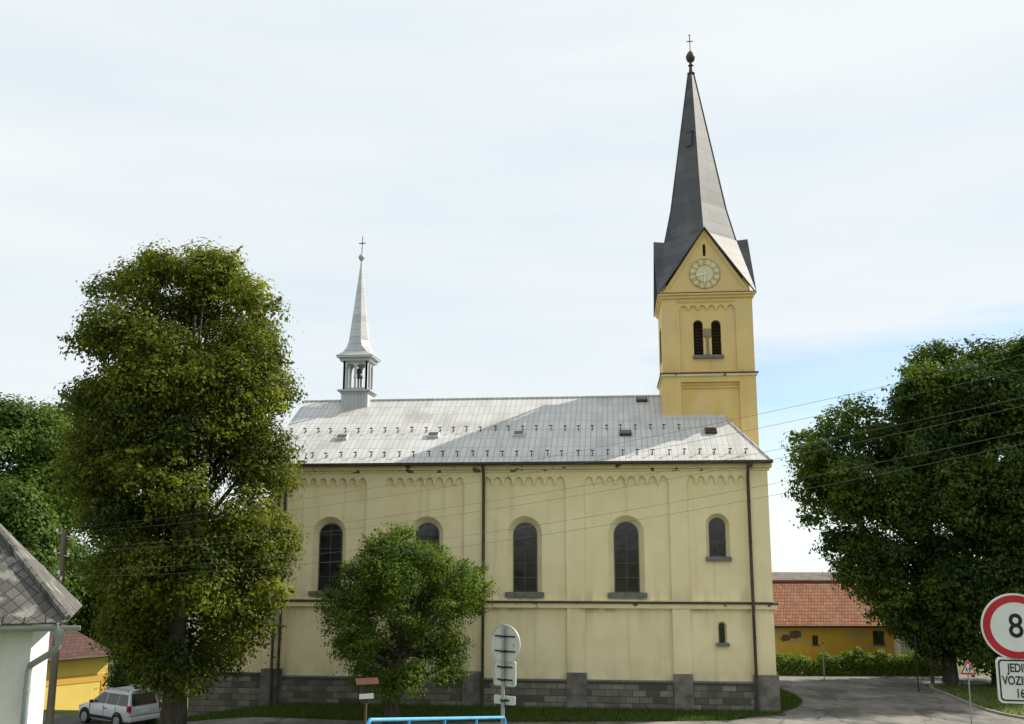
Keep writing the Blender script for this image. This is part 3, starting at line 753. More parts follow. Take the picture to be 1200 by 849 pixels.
def crown_points(sil, seed, n_clump, clump_r, shell=.55, tuft=42, leaves=11, tuft_r=.30, flat=.9, droop=0.0, squash=.8, shoots=0, shoot_up=.2, lobes=.10):
    """sil: rows (z, x_left, x_right) of the crown outline in metres; returns leaf points, normals, tint and clump centres.
       clumps of tufts of leaves fill the crown's volume, densest near its outside"""
    g = np.random.default_rng(seed)
    zz = np.array([q[0] for q in sil]); o = np.argsort(zz); zz = zz[o]
    xl = np.array([q[1] for q in sil])[o]; xr = np.array([q[2] for q in sil])[o]
    cs = []; p1, p2 = g.uniform(0, 6.28, 2); k1 = 1.6/clump_r
    zlo, zhi = zz[0], zz[-1]
    wmax = (xr - xl).max()
    while len(cs) < n_clump:
        z = g.uniform(zlo, zhi); l = np.interp(z, zz, xl); r = np.interp(z, zz, xr)
        if g.uniform() > (r - l)/wmax: continue
        c = (l + r)/2; cr = clump_r * g.uniform(.6, 1.3); a = g.uniform(0, 2*math.pi)
        lob = 1 + lobes*(math.sin(2*a + z*.9*k1 + p1) * .6 + math.sin(5*a - z*1.7*k1 + p2) * .4)
        hw = max((r - l)/2*lob - cr*.72, .05); rr = math.sqrt(g.uniform(shell**2, 1.0)) if g.uniform() < .8 else math.sqrt(g.uniform(0, 1))
        zc = min(max(z, zlo + cr*.5), zhi - cr*.6)
        cs.append((c + hw*rr*math.cos(a), hw*flat*rr*math.sin(a), zc, cr, rr))
    P = []; Nn = []; T = []
    for (x, y, z, cr, rr) in cs:
        nt_ = int(tuft * (cr/clump_r)**2)
        d = g.normal(size=(nt_, 3)); d[:, 2] = d[:, 2]*.8 + .32; d /= np.linalg.norm(d, axis=1, keepdims=True)
        rad = cr * g.uniform(.3, 1.0, (nt_, 1))**.6
        tp = np.array([x, y, z]) + d*rad*np.array([1, 1, squash])
        tp[:, 2] -= droop * (rad[:, 0]/cr)**2 * cr * (1 - d[:, 2])
        ct = g.normal(0, .17)
        tt = g.normal(.45 + ct, .14, nt_)
        for k in range(nt_):
            m_ = g.integers(int(leaves*.6), int(leaves*1.4)+1)
            of = g.normal(size=(m_, 3)); lp = tp[k] + of*tuft_r*np.array([1, 1, .62])
            P.append(lp); Nn.append(d[k]*.6 + of*.38 + np.array([0, 0, .35]) + g.normal(size=(m_, 3))*.25)
            T.append(tt[k] + g.normal(0, .09, m_))
    # slender leafy shoots that break the outline
    for _ in range(shoots):
        x, y, z, cr, rr = cs[g.integers(len(cs))]
        if rr < .55: continue
        ax = np.interp(z, zz, (xl + xr)/2)
        d = np.array([x - ax, y, .0]); d /= (np.linalg.norm(d) + 1e-6)
        d = d*.7 + g.normal(0, .45, 3); d[2] = abs(d[2])*.8 + shoot_up; d /= np.linalg.norm(d)
        ln = cr*g.uniform(.9, 1.55); k = int(ln/tuft_r*5)
        t = g.uniform(.3, 1, k)[:, None]
        lp = np.array([x, y, z]) + d*ln*t + np.array([0, 0, -.10])*ln*t**2 + g.normal(size=(k, 3))*tuft_r*.42*(1.25 - t)
        P.append(lp); Nn.append(d*.2 + np.array([0, 0, .6]) + g.normal(size=(k, 3))*.6); T.append(g.normal(.62, .16, k))
    return np.concatenate(P), np.concatenate(Nn), np.concatenate(T), cs

def tree(name, label, group, base, sil, m, seed, n_clump, clump_r, leaf, tr, trunk_top=.75, limbs=14, yoff=0.0, lean=0.0, cat='tree', low=0.12, **kw):
    """base: world (x, y) of the trunk; sil relative to it, z absolute"""
    x0, y0 = base; z0 = ground(x0, y0)
    root = empty(name, (x0, y0, z0)); tag(root, label, cat, group)
    rel = [(z - z0, l - x0, r - x0) for z, l, r in sil]
    P, Nn, T, cs = crown_points(rel, seed, n_clump, clump_r, **kw)
    P[:, 1] += yoff
    leaf_mesh('crown', P, Nn, leaf, m, root, seed+1, T)
    g = random.Random(seed); mb = MB()
    zt = max(q[0] for q in rel)*trunk_top
    cxs = (sum(q[1] + q[2] for q in rel)/2/len(rel))
    tp = []
    for k in range(9):
        t = k/8; tp.append((cxs*t**2*.8 + lean*t + g.uniform(-.06, .06)*tr*2*(k > 0), yoff*t*.8 + g.uniform(-.06, .06)*tr*2*(k > 0), -.3 + (zt + .3)*t))
    rad = [tr*1.35, tr*1.02] + [tr*(1 - .85*(k/8)) for k in range(2, 9)]
    mb.tube(tp, rad, 12)
    sel = sorted(cs, key=lambda c: g.random())[:limbs]
    for (x, y, z, cr, rr) in sel:
        zs = max(min(z*.65, zt*.92), zt*low); t = (zs + .3)/(zt + .3); i = min(int(t*8), 7); f = t*8 - i
        s_ = Vector(tp[i]).lerp(Vector(tp[i+1]), f); e = Vector((x, y + yoff, z))
        mid = s_.lerp(e, .5) + Vector((g.uniform(-.25, .25), g.uniform(-.25, .25), g.uniform(-.1, .45)))*max(cr, .4)
        r_ = tr*(1 - .8*t)*.55
        mb.tube([s_, s_.lerp(mid, .5) + Vector((0, 0, .05)), mid, mid.lerp(e, .6), e], [r_, r_*.8, r_*.6, r_*.38, r_*.15], 6)
        for _ in range(3):
            q = e + Vector((g.uniform(-1, 1), g.uniform(-1, 1), g.uniform(-.4, .9)))*cr*.8
            mb.tube([mid.lerp(e, .6), mid.lerp(e, .6).lerp(q, .6) + Vector((0, 0, .08)), q], [r_*.3, r_*.2, r_*.06], 5)
    mb.build('trunk', M['bark'], root, smooth=True)
    return root

def sil_px(rows, D):
    """photo outline (py, px_left, px_right) measured on the plane at distance D"""
    return [(at((l + r)/2, y, D).z, at(l, y, D).x, at(r, y, D).x) for y, l, r in rows]

LD = 38.4
tree('lime_tree', 'tall broad lime tree with yellow green leaves and thick trunk beside the white car', None, on(211, LD),
     sil_px([(294, 150, 215), (303, 142, 286), (318, 136, 300), (334, 112, 318), (352, 92, 346), (372, 82, 360), (392, 68, 352), (415, 78, 346), (440, 80, 360), (470, 74, 354), (500, 76, 352),
             (530, 72, 350), (560, 74, 360), (590, 82, 370), (620, 88, 358), (650, 92, 360), (680, 96, 350), (705, 112, 340), (735, 124, 332), (760, 135, 312), (785, 165, 296), (806, 188, 262)], LD),
     M['lime_leaf'], 29, 225, 1.10, .155, .42, trunk_top=.86, limbs=38, tuft=96, leaves=12, tuft_r=.19, shell=.60, droop=.12, shoots=170, shoot_up=-.05, lobes=.0)

SD = 42.0
tree('vase_shaped_tree', 'small bushy green tree with upswept branches growing close to the church wall', None, on(462, SD),
     sil_px([(626, 452, 486), (638, 432, 506), (650, 410, 528), (664, 394, 558), (678, 386, 580), (694, 378, 592), (710, 374, 588), (726, 376, 580), (742, 368, 574), (760, 372, 570), (778, 382, 560), (796, 402, 536), (812, 432, 508)], SD),
     M['young_leaf'], 23, 135, .66, .115, .42, trunk_top=.42, limbs=46, tuft=48, leaves=11, tuft_r=.15, shell=.42, squash=1.15, low=.3, shoots=480, shoot_up=.8, lobes=.14)

# the big trees on the right
RG = 'broad trees shading the street on the right'
RD = 57.5
tree('maple_tree', 'dark spreading maple with its crown reaching over the street towards the church', RG, on(1107, RD),
     sil_px([(452, 1046, 1110), (470, 1010, 1130), (490, 962, 1140), (510, 932, 1150), (535, 912, 1150), (558, 906, 1150), (580, 934, 1150), (600, 924, 1150), (618, 928, 1150), (640, 968, 1150), (665, 972, 1150), (690, 984, 1150), (712, 998, 1150), (732, 1024, 1150), (748, 1056, 1140), (766, 1084, 1130)], RD),
     M['maple_leaf'], 37, 135, 1.25, .23, .36, trunk_top=.8, limbs=36, tuft=62, leaves=12, tuft_r=.25, shell=.62, shoots=260, flat=.8, lobes=.16)
RD2 = 57.0
tree('maple_tree', 'tallest dark maple at the right edge, behind the triangular warning sign', RG, on(1166, RD2),
     sil_px([(402, 1150, 1200), (414, 1068, 1260), (432, 1048, 1300), (455, 1040, 1330), (480, 1036, 1350), (520, 1030, 1360), (560, 1024, 1365), (600, 1020, 1365), (640, 1016, 1360), (680, 1020, 1350), (715, 1040, 1330), (742, 1050, 1310), (764, 1072, 1290), (784, 1104, 1270)], RD2),
     M['maple_leaf'], 41, 200, 1.3, .23, .42, trunk_top=.8, limbs=40, tuft=62, leaves=12, tuft_r=.25, shell=.62, shoots=340, lobes=.16, yoff=1.0, flat=.75)
tree('maple_tree', 'dark maple crown filling the right edge above the round weight limit sign', RG, on(1262, 56.0),
     sil_px([(398, 1200, 1300), (412, 1168, 1340), (440, 1150, 1370), (480, 1140, 1385), (520, 1136, 1390), (560, 1130, 1390), (600, 1128, 1390), (640, 1128, 1385), (680, 1132, 1375), (715, 1145, 1360), (745, 1160, 1340), (772, 1185, 1310)], 56.0),
     M['maple_leaf'], 47, 150, 1.4, .23, .36, trunk_top=.8, limbs=30, tuft=60, leaves=12, tuft_r=.26, shell=.62, shoots=200, lobes=.14, flat=.6)
tree('maple_sapling', 'slim young tree at the street edge in front of the thick maple trunks', None, on(1086, 57.0),
     sil_px([(700, 1074, 1096), (716, 1066, 1104), (735, 1066, 1106), (752, 1072, 1100), (764, 1080, 1094)], 57.0), M['maple_leaf'], 43, 18, .5, .2, .10, trunk_top=.8, limbs=8, tuft=20, leaves=8, tuft_r=.2)

# trees at the back on the left
LG = 'green trees in the gardens behind the lime tree'
for (px, D, rows, lab, sd_, nc) in (
    (18, 62, [(472, 6, 40), (482, -30, 64), (505, -52, 84), (535, -58, 92), (570, -60, 96), (610, -58, 92), (650, -52, 84), (690, -40, 72), (730, -20, 56)], 'broad dark garden tree at the left edge, above the slate roofed shed', 51, 110),
    (64, 70, [(474, 44, 76), (492, 28, 92), (520, 18, 108), (560, 14, 116), (600, 18, 112), (640, 24, 106), (690, 34, 98), (730, 44, 90)], 'narrow garden tree showing between the left edge tree and the lime', 53, 70),
    (128, 74, [(650, 108, 160), (668, 88, 186), (690, 78, 196), (715, 76, 200), (740, 80, 196), (765, 96, 182)], 'low rounded garden tree behind the maroon roofed house', 57, 60),
    (18, 47, [(566, 4, 36), (590, -16, 54), (620, -24, 62), (655, -20, 60), (690, -8, 52)], 'bright green bushy tree directly behind the slate roof of the shed', 61, 60)):
    S_ = D/60.
    tree('garden_tree', lab, LG, on(px, D), sil_px(rows, D), M['far_leaf'], sd_, nc, 1.25*S_, .27*S_, .32, trunk_top=.8, limbs=16, tuft=34, leaves=10, tuft_r=.32*S_, shell=.45)
tree('garden_shrub', 'dark round shrub behind the white car, right of the yellow house', None, on(150, 52.5),
     sil_px([(742, 140, 162), (756, 130, 178), (775, 126, 186), (800, 126, 190), (822, 130, 186)], 52.5), M['maple_leaf'], 67, 34, .7, .16, .09, trunk_top=.7, limbs=8, cat='shrub', tuft=40, leaves=9, tuft_r=.2)
# woods closing the view far behind
g = random.Random(9)
def far_tree(px, D, h, wpx, i):
    x, y = on(px, D); z0 = ground(x, y)
    w_ = wpx/FPX*D
    rel = [(z0 + h, x - .15*w_, x + .15*w_), (z0 + h*.9, x - .33*w_, x + .33*w_), (z0 + h*.65, x - .5*w_, x + .5*w_), (z0 + h*.4, x - .48*w_, x + .48*w_), (z0 + h*.15, x - .35*w_, x + .35*w_)]
    return rel, (x, y)
FG = 'distant trees closing the view beyond the houses'
for i, (px, D, h, wpx, lab) in enumerate(((1110, 92, 5.5, 90, 'distant tree seen low between the maple trunks'), (1180, 96, 6, 100, 'distant tree beyond the grass at the right edge'), (1250, 90, 8, 110, 'distant tree outside the right edge of the street'),
                                     (160, 96, 7, 80, 'distant tree seen through the gap beside the lime trunk'), (30, 100, 8, 110, 'distant tree far behind the yellow house at the left'), (-60, 90, 9, 110, 'distant tree past the left edge behind the shed'))):
    rel, b = far_tree(px, D, h, wpx, i)
    tree('distant_tree', lab, FG, b, rel, M['far_leaf'], 71+i, 26, 1.5, .42, .25, limbs=6, tuft=26, leaves=9, tuft_r=.45)

# hedge in front of the ochre farmhouse
def hedge(px0, px1, D, h, th, seed, label):
    a = Vector((*on(px0, D), 0)); b = Vector((*on(px1, D), 0)); d = (b-a); ln = d.length; d.normalize(); nrm = Vector((-d.y, d.x, 0))
    g = np.random.default_rng(seed); n = int(ln*1100)
    t = g.uniform(0, ln, n); w = g.uniform(-1, 1, n); hh = h*(.84 + .17*np.sin(t*1.1 + 2*np.sin(t*.37)) + .13*np.sin(t*3.7 + np.sin(t*1.9)) + .07*np.sin(t*9.1))
    zz = hh*g.uniform(0, 1, n); edge = g.uniform(size=n) < .55
    zz = np.where(edge, zz, hh*(1 + g.normal(0, .07, n))); w = np.where(edge, np.sign(w)*g.uniform(.75, 1.05, n), w)
    w = w*th*(1 - .25*(zz/h)**2)
    root = empty('hedge', (a.x, a.y, ground(a.x, a.y))); tag(root, label, 'hedge')
    P = np.stack([d.x*t + nrm.x*w, d.y*t + nrm.y*w, zz - .05], 1) + g.normal(0, .06, (n, 3))
    Nn = np.stack([nrm.x*w*1.2, nrm.y*w*1.2, .35 + .8*(zz/h)], 1) + g.normal(0, .5, (n, 3))
    leaf_mesh('foliage', P, Nn, .17, M['hedge_leaf'], root, seed, .25 + .45*g.uniform(size=n) + .15*np.sin(t*.9))
    mb = MB(); mb.tube([(d.x*q, d.y*q, h*.35) for q in (0, ln*.5, ln)], .22, 6)
    for q in np.arange(.3, ln, .55): mb.tube([(d.x*q, d.y*q, -.1), (d.x*q + .03, d.y*q, h*.6)], .04, 5)
    mb.build('stem', M['bark'], root)
hedge(893, 1105, 62.6, 1.2, .8, 81, 'low bright green hedge along the street below the ochre farmhouse')

# grass blades near the lane and on the church verge
def blades(name, n, region, seed, h=.14):
    g = np.random.default_rng(seed); P = []
    while len(P) < n:
        x, y = region(g)
        P.append((x, y, ground(x, y)))
    P = np.array(P); k = len(P)
    a = g.uniform(0, 2*math.pi, k); s = h*g.uniform(.5, 1.5, k); w = .018 + .02*g.uniform(size=k)
    dx, dy = np.cos(a)*w, np.sin(a)*w; lx, ly = g.normal(0, .35, k)*s, g.normal(0, .35, k)*s
    co = np.stack([np.stack([P[:,0]-dx, P[:,1]-dy, P[:,2]-.01], 1), np.stack([P[:,0]+dx, P[:,1]+dy, P[:,2]-.01], 1), np.stack([P[:,0]+lx, P[:,1]+ly, P[:,2]+s], 1)], 1).reshape(-1, 3)
    me = bpy.data.meshes.new(name); me.from_pydata([], [], [])
    me.vertices.add(k*3); me.vertices.foreach_set('co', co.astype(np.float32).ravel())
    me.loops.add(k*3); me.loops.foreach_set('vertex_index', np.arange(k*3, dtype=np.int32))
    me.polygons.add(k); me.polygons.foreach_set('loop_start', np.arange(0, k*3, 3, dtype=np.int32))
    try: me.polygons.foreach_set('loop_total', np.full(k, 3, dtype=np.int32))
    except Exception: pass
    at_ = me.attributes.new('tint', 'FLOAT', 'FACE'); at_.data.foreach_set('value', np.clip(g.normal(.5, .25, k), 0, 1).astype(np.float32))
    me.update(calc_edges=True); me.materials.append(M['blade'])
    o = bpy.data.objects.new(name, me); tag(o, None, None, None, 'stuff'); return link(o)
def lane_edge(x): return float(np.interp(x, [-36, -23, -17, -12.7, -8.8, -4, 1.85, 7.2, 9.2], [6, 1.3, -1.4, -3.5, -4.1, -4.0, -3.4, -2.5, -1.2]))
def reg_verge(g):
    while True:
        x = g.uniform(-22, 11.6); y = g.uniform(-4.2, 9)
        if y < lane_edge(x) + .12: 
            if y > lane_edge(x) - .1 or True:
                pass
        if y < lane_edge(x) + .05: continue
        if x < 9.9 and (y > -.15 or x < -13.7 and y > .7): continue
        if x > 9.9:
            ex = float(np.interp(y, [-1.5, -.75, 1.39, 3.75, 6, 8.86], [8.3, 9.3, 10.75, 11.4, 11.35, 11.05]))
            if x > ex: continue
        return x, y
blades('grass', 30000, reg_verge, 91)
def reg_island(g):
    while True:
        x = g.uniform(19, 38); y = g.uniform(-.5, 13)
        ex = float(np.interp(y, [-1, .3, 2.4, 7, 10, 12.4], [20, 19.2, 18.9, 19.0, 19.2, 20.5]))
        if x > ex + .15: return x, y
blades('grass', 7000, reg_island, 92)
def reg_near(g):
    x = g.uniform(-34, -8); y = g.uniform(-3.5, -.1)
    return x, y + float(np.interp(x, [-38, -25, -19.2, -14.2, -9.4], [2, -2, -5.2, -7.8, -8.7]))
blades('grass', 12000, reg_near, 93)

# ------------------------------------------------------------------ houses
M['white_wall'] = mat('white_render', (.74,.73,.70), (.60,.59,.56), scale=1.2, rough=.95, bump=.25, bscale=14)
add_mix(M['white_wall'], (.36,.33,.28), noise_fac(M['white_wall'], 1.1, (1,1,.5), .58, .74), amount=.5)
p = M['slate'] = mat('fibre_slate', (.17,.165,.155), rough=.95, bump=.5, bscale=18)
M['zinc'] = mat('zinc', (.36,.40,.42), (.28,.31,.33), scale=3, rough=.45, metal=.5)
p = M['yellow_wall'] = mat('yellow_render', (.80,.60,.16), (.74,.54,.14), scale=.8, rough=.9, bump=.1)
M['yellow_band'] = mat('ochre_band', (.66,.40,.08), rough=.9)
p = M['maroon_roof'] = mat('maroon_roof', (.13,.06,.055), rough=.8)
brick(p, .33, .26, .02, (.10,.05,.042), (.065,.034,.03), (.035,.022,.02), plane='xy', bump=.4)
p = M['tile'] = mat('clay_tile', (.4,.14,.06), rough=.9, bump=.3, bscale=10)
brick(p, .20, .19, .022, (.36,.15,.075), (.22,.09,.05), (.09,.045,.03), plane='xz', bump=.8, smooth=.4)
add_mix(p, (.24,.15,.10), noise_fac(p, .6, (1,1,1), .5, .7), amount=.5)
add_mix(p, (.40,.23,.15), noise_fac(p, 2.2, (1,1,1), .62, .7), amount=.4)
p = M['ochre_wall'] = mat('ochre_render', (.84,.54,.11), (.76,.46,.085), scale=.9, rough=.95, bump=.3, bscale=8)
add_mix(p, (.62,.50,.33), noise_fac(p, .55, (1,1,1.6), .60, .64, loc=(2.3,0,.4)), amount=.75)
add_mix(p, (.20,.14,.09), noise_fac(p, .8, (1,1,1.6), .66, .69, loc=(7.1,0,1.3)), amount=.9)
M['old_roof'] = mat('weathered_roof', (.17,.15,.135), (.11,.10,.09), scale=2, rough=.95, bump=.4)
M['wood'] = mat('dark_wood', (.07,.048,.035), (.11,.08,.055), scale=3, rough=.85, stretch=(4,4,.6))
M['pane'] = mat('window_pane', (.05,.055,.06), rough=.12, spec=.6)
M['white_paint'] = mat('white_paint', (.72,.71,.68), rough=.6)

# ochre farmhouse beyond the hedge
FD = 66.0
c0 = at(880, 732, FD); c1 = at(1066, 731, FD)
gl = ground(c0.x + 4, c0.y) - .1; ez = (c0.z + c1.z)/2
rz = math.atan2(c1.y - c0.y, c1.x - c0.x); ln = math.hypot(c1.x - c0.x, c1.y - c0.y)
farm = empty('farmhouse', (c0.x, c0.y, gl), rz); tag(farm, 'long ochre farmhouse with peeling walls and red clay tile roof behind the hedge', 'house')
H = ez - gl
def lx(px): return (px - 880)/(1066 - 880)*ln
fwin = [(lx(951), lx(958), 745, 756), (lx(1022), lx(1035.5), 739.5, 755.5)]
hz = lambda py: at(960, py, FD).z - gl
holes = [rect(a, b, hz(y1), hz(y0)) for a, b, y0, y1 in fwin]
mb = MB(); mb.plate(rect(0, ln, -.8, H), holes, 0, .4); mb.box(0, ln, .4, 7, -.8, H - .02)
mb.build('wall', M['ochre_wall'], farm)
for a, b, y0, y1 in fwin:
    mb = MB(); mb.plate(rect(a, b, hz(y1), hz(y0)), [rect(a + .06, b - .06, hz(y1) + .06, hz(y0) - .06)], .08, .14); mb.box((a+b)/2 - .025, (a+b)/2 + .025, .085, .135, hz(y1), hz(y0))
    f = mb.build('window', M['wood'], farm)
    mb = MB(); mb.box(a, b, .15, .17, hz(y1), hz(y0)); mb.build('pane', M['pane'], f)
    mb = MB(); mb.box(a - .06, b + .06, -.05, .12, hz(y1) - .07, hz(y1)); mb.build('sill', M['sill'], f)
pr = (at(950, 682, FD + 3.6).z - ez)
mb = MB(); mb.faces([(-.3, -.4, H - .1), (ln + .3, -.4, H - .1), (ln + .3, 3.5, H + pr), (-.3, 3.5, H + pr), (-.3, 7.4, H - .1), (ln + .3, 7.4, H - .1)], [(0,1,2,3), (3,2,5,4)])
o = mb.build('roof', M['tile'], farm); s_ = o.modifiers.new('thick', 'SOLIDIFY'); s_.thickness = .12
mb = MB(); mb.faces([(0, 0, H), (0, 7, H), (0, 3.5, H + pr - .1), (.3, 0, H), (.3, 7, H), (.3, 3.5, H + pr - .1)], [(0,1,2), (5,4,3)]); mb.faces([(ln, 0, H), (ln, 7, H), (ln, 3.5, H + pr - .1)], [(0,1,2)])
mb.build('gable', M['ochre_wall'], farm)
mb = MB(); mb.tube([(-.3, 3.5, H + pr + .02), (ln + .3, 3.5, H + pr + .02)], .12, 8); mb.build('ridge_cap', M['tile'], o, smooth=True)
mb = MB(); mb.box(-.3, ln + .3, -.47, -.40, H - .2, H - .08); mb.build('gutter', M['dark_metal'], farm)
M['bare_brick'] = mat('bare_brick', (.22,.15,.095), (.13,.10,.075), scale=5, rough=1, bump=.5)
M['pale_patch'] = mat('pale_patch', (.62,.52,.36), (.66,.44,.16), scale=3, rough=1)
gq_ = random.Random(12)
for x_, z_, rx_, rz_, mm in ((lx(920), hz(748), .40, .24, 'bare_brick'), (lx(931), hz(744), .48, .30, 'bare_brick'), (lx(925), hz(746.5), 1.1, .42, 'pale_patch'), (lx(1003), hz(744), .8, .33, 'pale_patch'), (lx(1055), hz(745), .5, .5, 'pale_patch'), (lx(1028), hz(758), 1.0, .16, 'pale_patch')):
    pts = [(x_ + rx_*math.cos(a)*gq_.uniform(.6, 1.15), z_ + rz_*math.sin(a)*gq_.uniform(.6, 1.15)) for a in np.linspace(0, 2*math.pi, 22)[:-1]]
    mb = MB(); mb.plate(pts, (), -.012 if mm == 'bare_brick' else -.006, -.001); mb.build('bare_patch', M[mm], farm)
# barn behind with a grey roof
BD = 80.0
b0 = at(870, 690, BD); bt = at(930, 670.5, BD + 4); b1_ = at(1040, 690, BD); gb = ground(b0.x, b0.y)
barn = empty('barn', (b0.x, b0.y, gb), -YAW*0); tag(barn, 'barn with weathered grey roof showing above the farmhouse ridge', 'barn')
wl = b1_.x - b0.x; hb = b0.z - gb
mb = MB(); mb.box(0, wl, 0, 8, -.6, hb); mb.faces([(0, 0, hb), (0, 8, hb), (0, 4, bt.z - gb - .1)], [(0,1,2)]); mb.faces([(wl, 0, hb), (wl, 8, hb), (wl, 4, bt.z - gb - .1)], [(0,1,2)]); mb.build('wall', M['white_wall'], barn)
mb = MB(); mb.faces([(-.3, -.4, hb - .1), (wl + .3, -.4, hb - .1), (wl + .3, 4, bt.z - gb), (-.3, 4, bt.z - gb), (-.3, 8.4, hb - .1), (wl + .3, 8.4, hb - .1)], [(0,1,2,3), (3,2,5,4)])
o = mb.build('roof', M['old_roof'], barn); s_ = o.modifiers.new('thick', 'SOLIDIFY'); s_.thickness = .12

# small white outhouse right of the farmhouse
q = at(1064, 748, 64.5); gq = ground(q.x, q.y)
oh = empty('outhouse', (q.x, q.y, gq)); tag(oh, 'small white outhouse at the right end of the ochre farmhouse', 'shed')
mb = MB(); mb.box(-.5, 2.4, 0, 2, -.5, q.z - gq + .35); mb.build('wall', M['white_paint'], oh)
mb = MB(); mb.box(-.65, 2.5, -.2, 2.2, q.z - gq + .352, q.z - gq + .45); mb.build('roof', M['old_roof'], oh)
mb = MB(); mb.box(.9, 1.7, -.03, .02, -.4, 1.5); mb.build('door', M['wood'], oh)

# yellow house on the left
YD = 62.0
k0 = at(127.5, 767, YD)
nrm = Vector((.80, -.60, 0)); wd = Vector((.60, .80, 0))      # wall direction runs to the back right
gy = ground(k0.x, k0.y)
yh = empty('yellow_house', (k0.x, k0.y, gy), math.atan2(wd.y, wd.x)); tag(yh, 'bright yellow house with maroon roof behind the white car', 'house')
Hy = k0.z - gy; LW = 9.0; DW = 8.0
mb = MB(); mb.box(-LW, 0, 0, DW, .25, Hy); mb.build('wall', M['yellow_wall'], yh)
mb = MB(); mb.box(-LW - .04, .04, -.04, DW + .04, -.8, .35); mb.build('plinth', M['dark_metal'], yh)
mb = MB(); mb.box(-LW - .02, .02, -.025, DW + .02, Hy*.60, Hy*.72); mb.build('band', M['yellow_band'], yh)
mb = MB(); mb.box(-.35, .025, -.03, .3, .36, Hy*.598); mb.build('corner_strip', M['yellow_band'], yh)
mb = MB(); mb.plate(rect(-6.9, -5.9, .95, 2.1), [rect(-6.82, -5.98, 1.03, 2.02)], -.05, .02); f = mb.build('window', M['white_paint'], yh)
mb = MB(); mb.box(-6.82, -5.98, -.012, .015, 1.03, 2.02); mb.build('pane', M['pane'], f)
mb = MB(); mb.faces([(-LW - .5, -.5, Hy - .05), (.5, -.5, Hy - .05), (.5, DW + .5, Hy - .05), (-LW - .5, DW + .5, Hy - .05), (-3.0, DW/2, Hy + 2.7), (-LW + 3.0, DW/2, Hy + 2.7)], [(0,1,4,5), (1,2,4), (2,3,5,4), (3,0,5), (0,3,2,1)])
o = mb.build('roof', M['maroon_roof'], yh)
mb = MB(); mb.tube([(-LW - .5, -.55, Hy - .03), (.5, -.55, Hy - .03)], .06, 8); mb.build('gutter', M['dark_metal'], yh)

# grey gate pillar and garden wall right of the car
q = at(176, 845, 49); gq = ground(q.x, q.y)
gp = empty('gate_pillar', (q.x, q.y, gq)); tag(gp, 'pale grey rendered gate pillar behind the parked car, near the lime trunk', 'pillar')
mb = MB(); mb.box(-.32, .32, -.3, .3, -.4, 2.35); mb.build('shaft', M['kerb'], gp); mb = MB(); mb.box(-.4, .4, -.38, .38, 2.35, 2.5); mb.build('cap', M['kerb'], gp, bevel=.02)
gw = empty('garden_wall', (q.x, q.y, gq)); tag(gw, 'low grey garden wall running left of the gate pillar', 'wall')
mb = MB(); mb.box(-2.3, -.33, -.15, .15, -.5, .6); mb.build('wall', M['plinth_block'], gw); mb = MB(); mb.box(-2.3, -.33, -.2, .2, .6, .68); mb.build('coping', M['kerb'], gw)

# slate roofed shed in the left corner
SH = 16.0
hc = at(79, 728, SH); ec = at(45, 742, SH + .55)
gs = ground(hc.x, hc.y)
rzs = R(26)
shed = empty('shed', (hc.x, hc.y, gs), rzs); tag(shed, 'old white shed with mossy grey slate roof and zinc gutter in the left corner', 'shed')
he = hc.z - gs
WX = -.52; WY = .42; LX = 6.5; LY = 4.2
mb = MB(); mb.box(-LX, WX, WY, LY - .4, -.6, he + .25); mb.build('wall', M['white_wall'], shed)
mb = MB(); mb.box(-LX - .03, WX + .03, WY - .03, LY - .37, -.6, .35); mb.build('plinth', M['sill'], shed)
# hipped roof, courses of small diamond slates
rise = 2.35; hy = LY/2
pl = [(-LX - .5, -.02, he), (0, -.02, he), (0, LY, he), (-LX - .5, LY, he), (-hy*1.02, hy, he + rise), (-LX - .5 + hy, hy, he + rise)]
mb = MB(); mb.faces(pl, [(0,1,4,5), (1,2,4), (2,3,5,4), (3,0,5)])
o = mb.build('roof', M['slate'], shed); s_ = o.modifiers.new('thick', 'SOLIDIFY'); s_.thickness = .05
p = M['slate']; nt_ = p.node_tree
t = brick(p, .17, .17, .009, (.14,.134,.122), (.085,.082,.076), (.05,.048,.045), offset=0, plane='xy', bump=.9)
vm = nt_.nodes.new('ShaderNodeMapping'); vm.inputs['Rotation'].default_value = (0, 0, R(45)); vm.inputs['Scale'].default_value = (1, 1.35, 1)
src = t.inputs['Vector'].links[0].from_socket; nt_.links.new(src, vm.inputs[0]); nt_.links.new(vm.outputs[0], t.inputs['Vector'])
add_mix(p, (.30,.29,.26), noise_fac(p, 3.5, (1,1,1), .58, .66), amount=.7)
add_mix(p, (.05,.055,.03), noise_fac(p, 1.5, (1,1,1), .55, .72), amount=.5)
mb = MB()
gr = random.Random(4)
for k in range(22):       # slipped and lifted slates along the lower edge and the hip
    x = -.15 - k*.3; mb.box(x - .15, x + .13, -.09 - gr.uniform(0, .03), .2, -.012, .004, Matrix.Translation((0, 0, he + .045)) @ Matrix.Rotation(R(gr.uniform(36, 46)), 4, 'X'))
mb.build('eaves_slate', M['slate'], o)
mb = MB(); mb.tube([(0, -.02, he + .05), (-hy*.5, hy*.5, he + rise*.5 + .05), (-hy*1.02, hy, he + rise + .05)], .06, 6); mb.build('hip_cap', M['slate'], o, smooth=True)
mb = MB()
pf = [(.075*math.cos(a), .075*math.sin(a)) for a in np.linspace(math.pi, 2*math.pi, 9)]; pf += [(x*.9, z*.9) for x, z in pf[::-1]]
A = [(-LX - .5, -.11 + x, he - .02 + z) for x, z in pf]; B = [(.20, -.11 + x, he - .07 + z) for x, z in pf]
mb.strip(A, B, closed=True); mb.poly(A); mb.poly(B[::-1]); gut = mb.build('gutter', M['zinc'], shed)
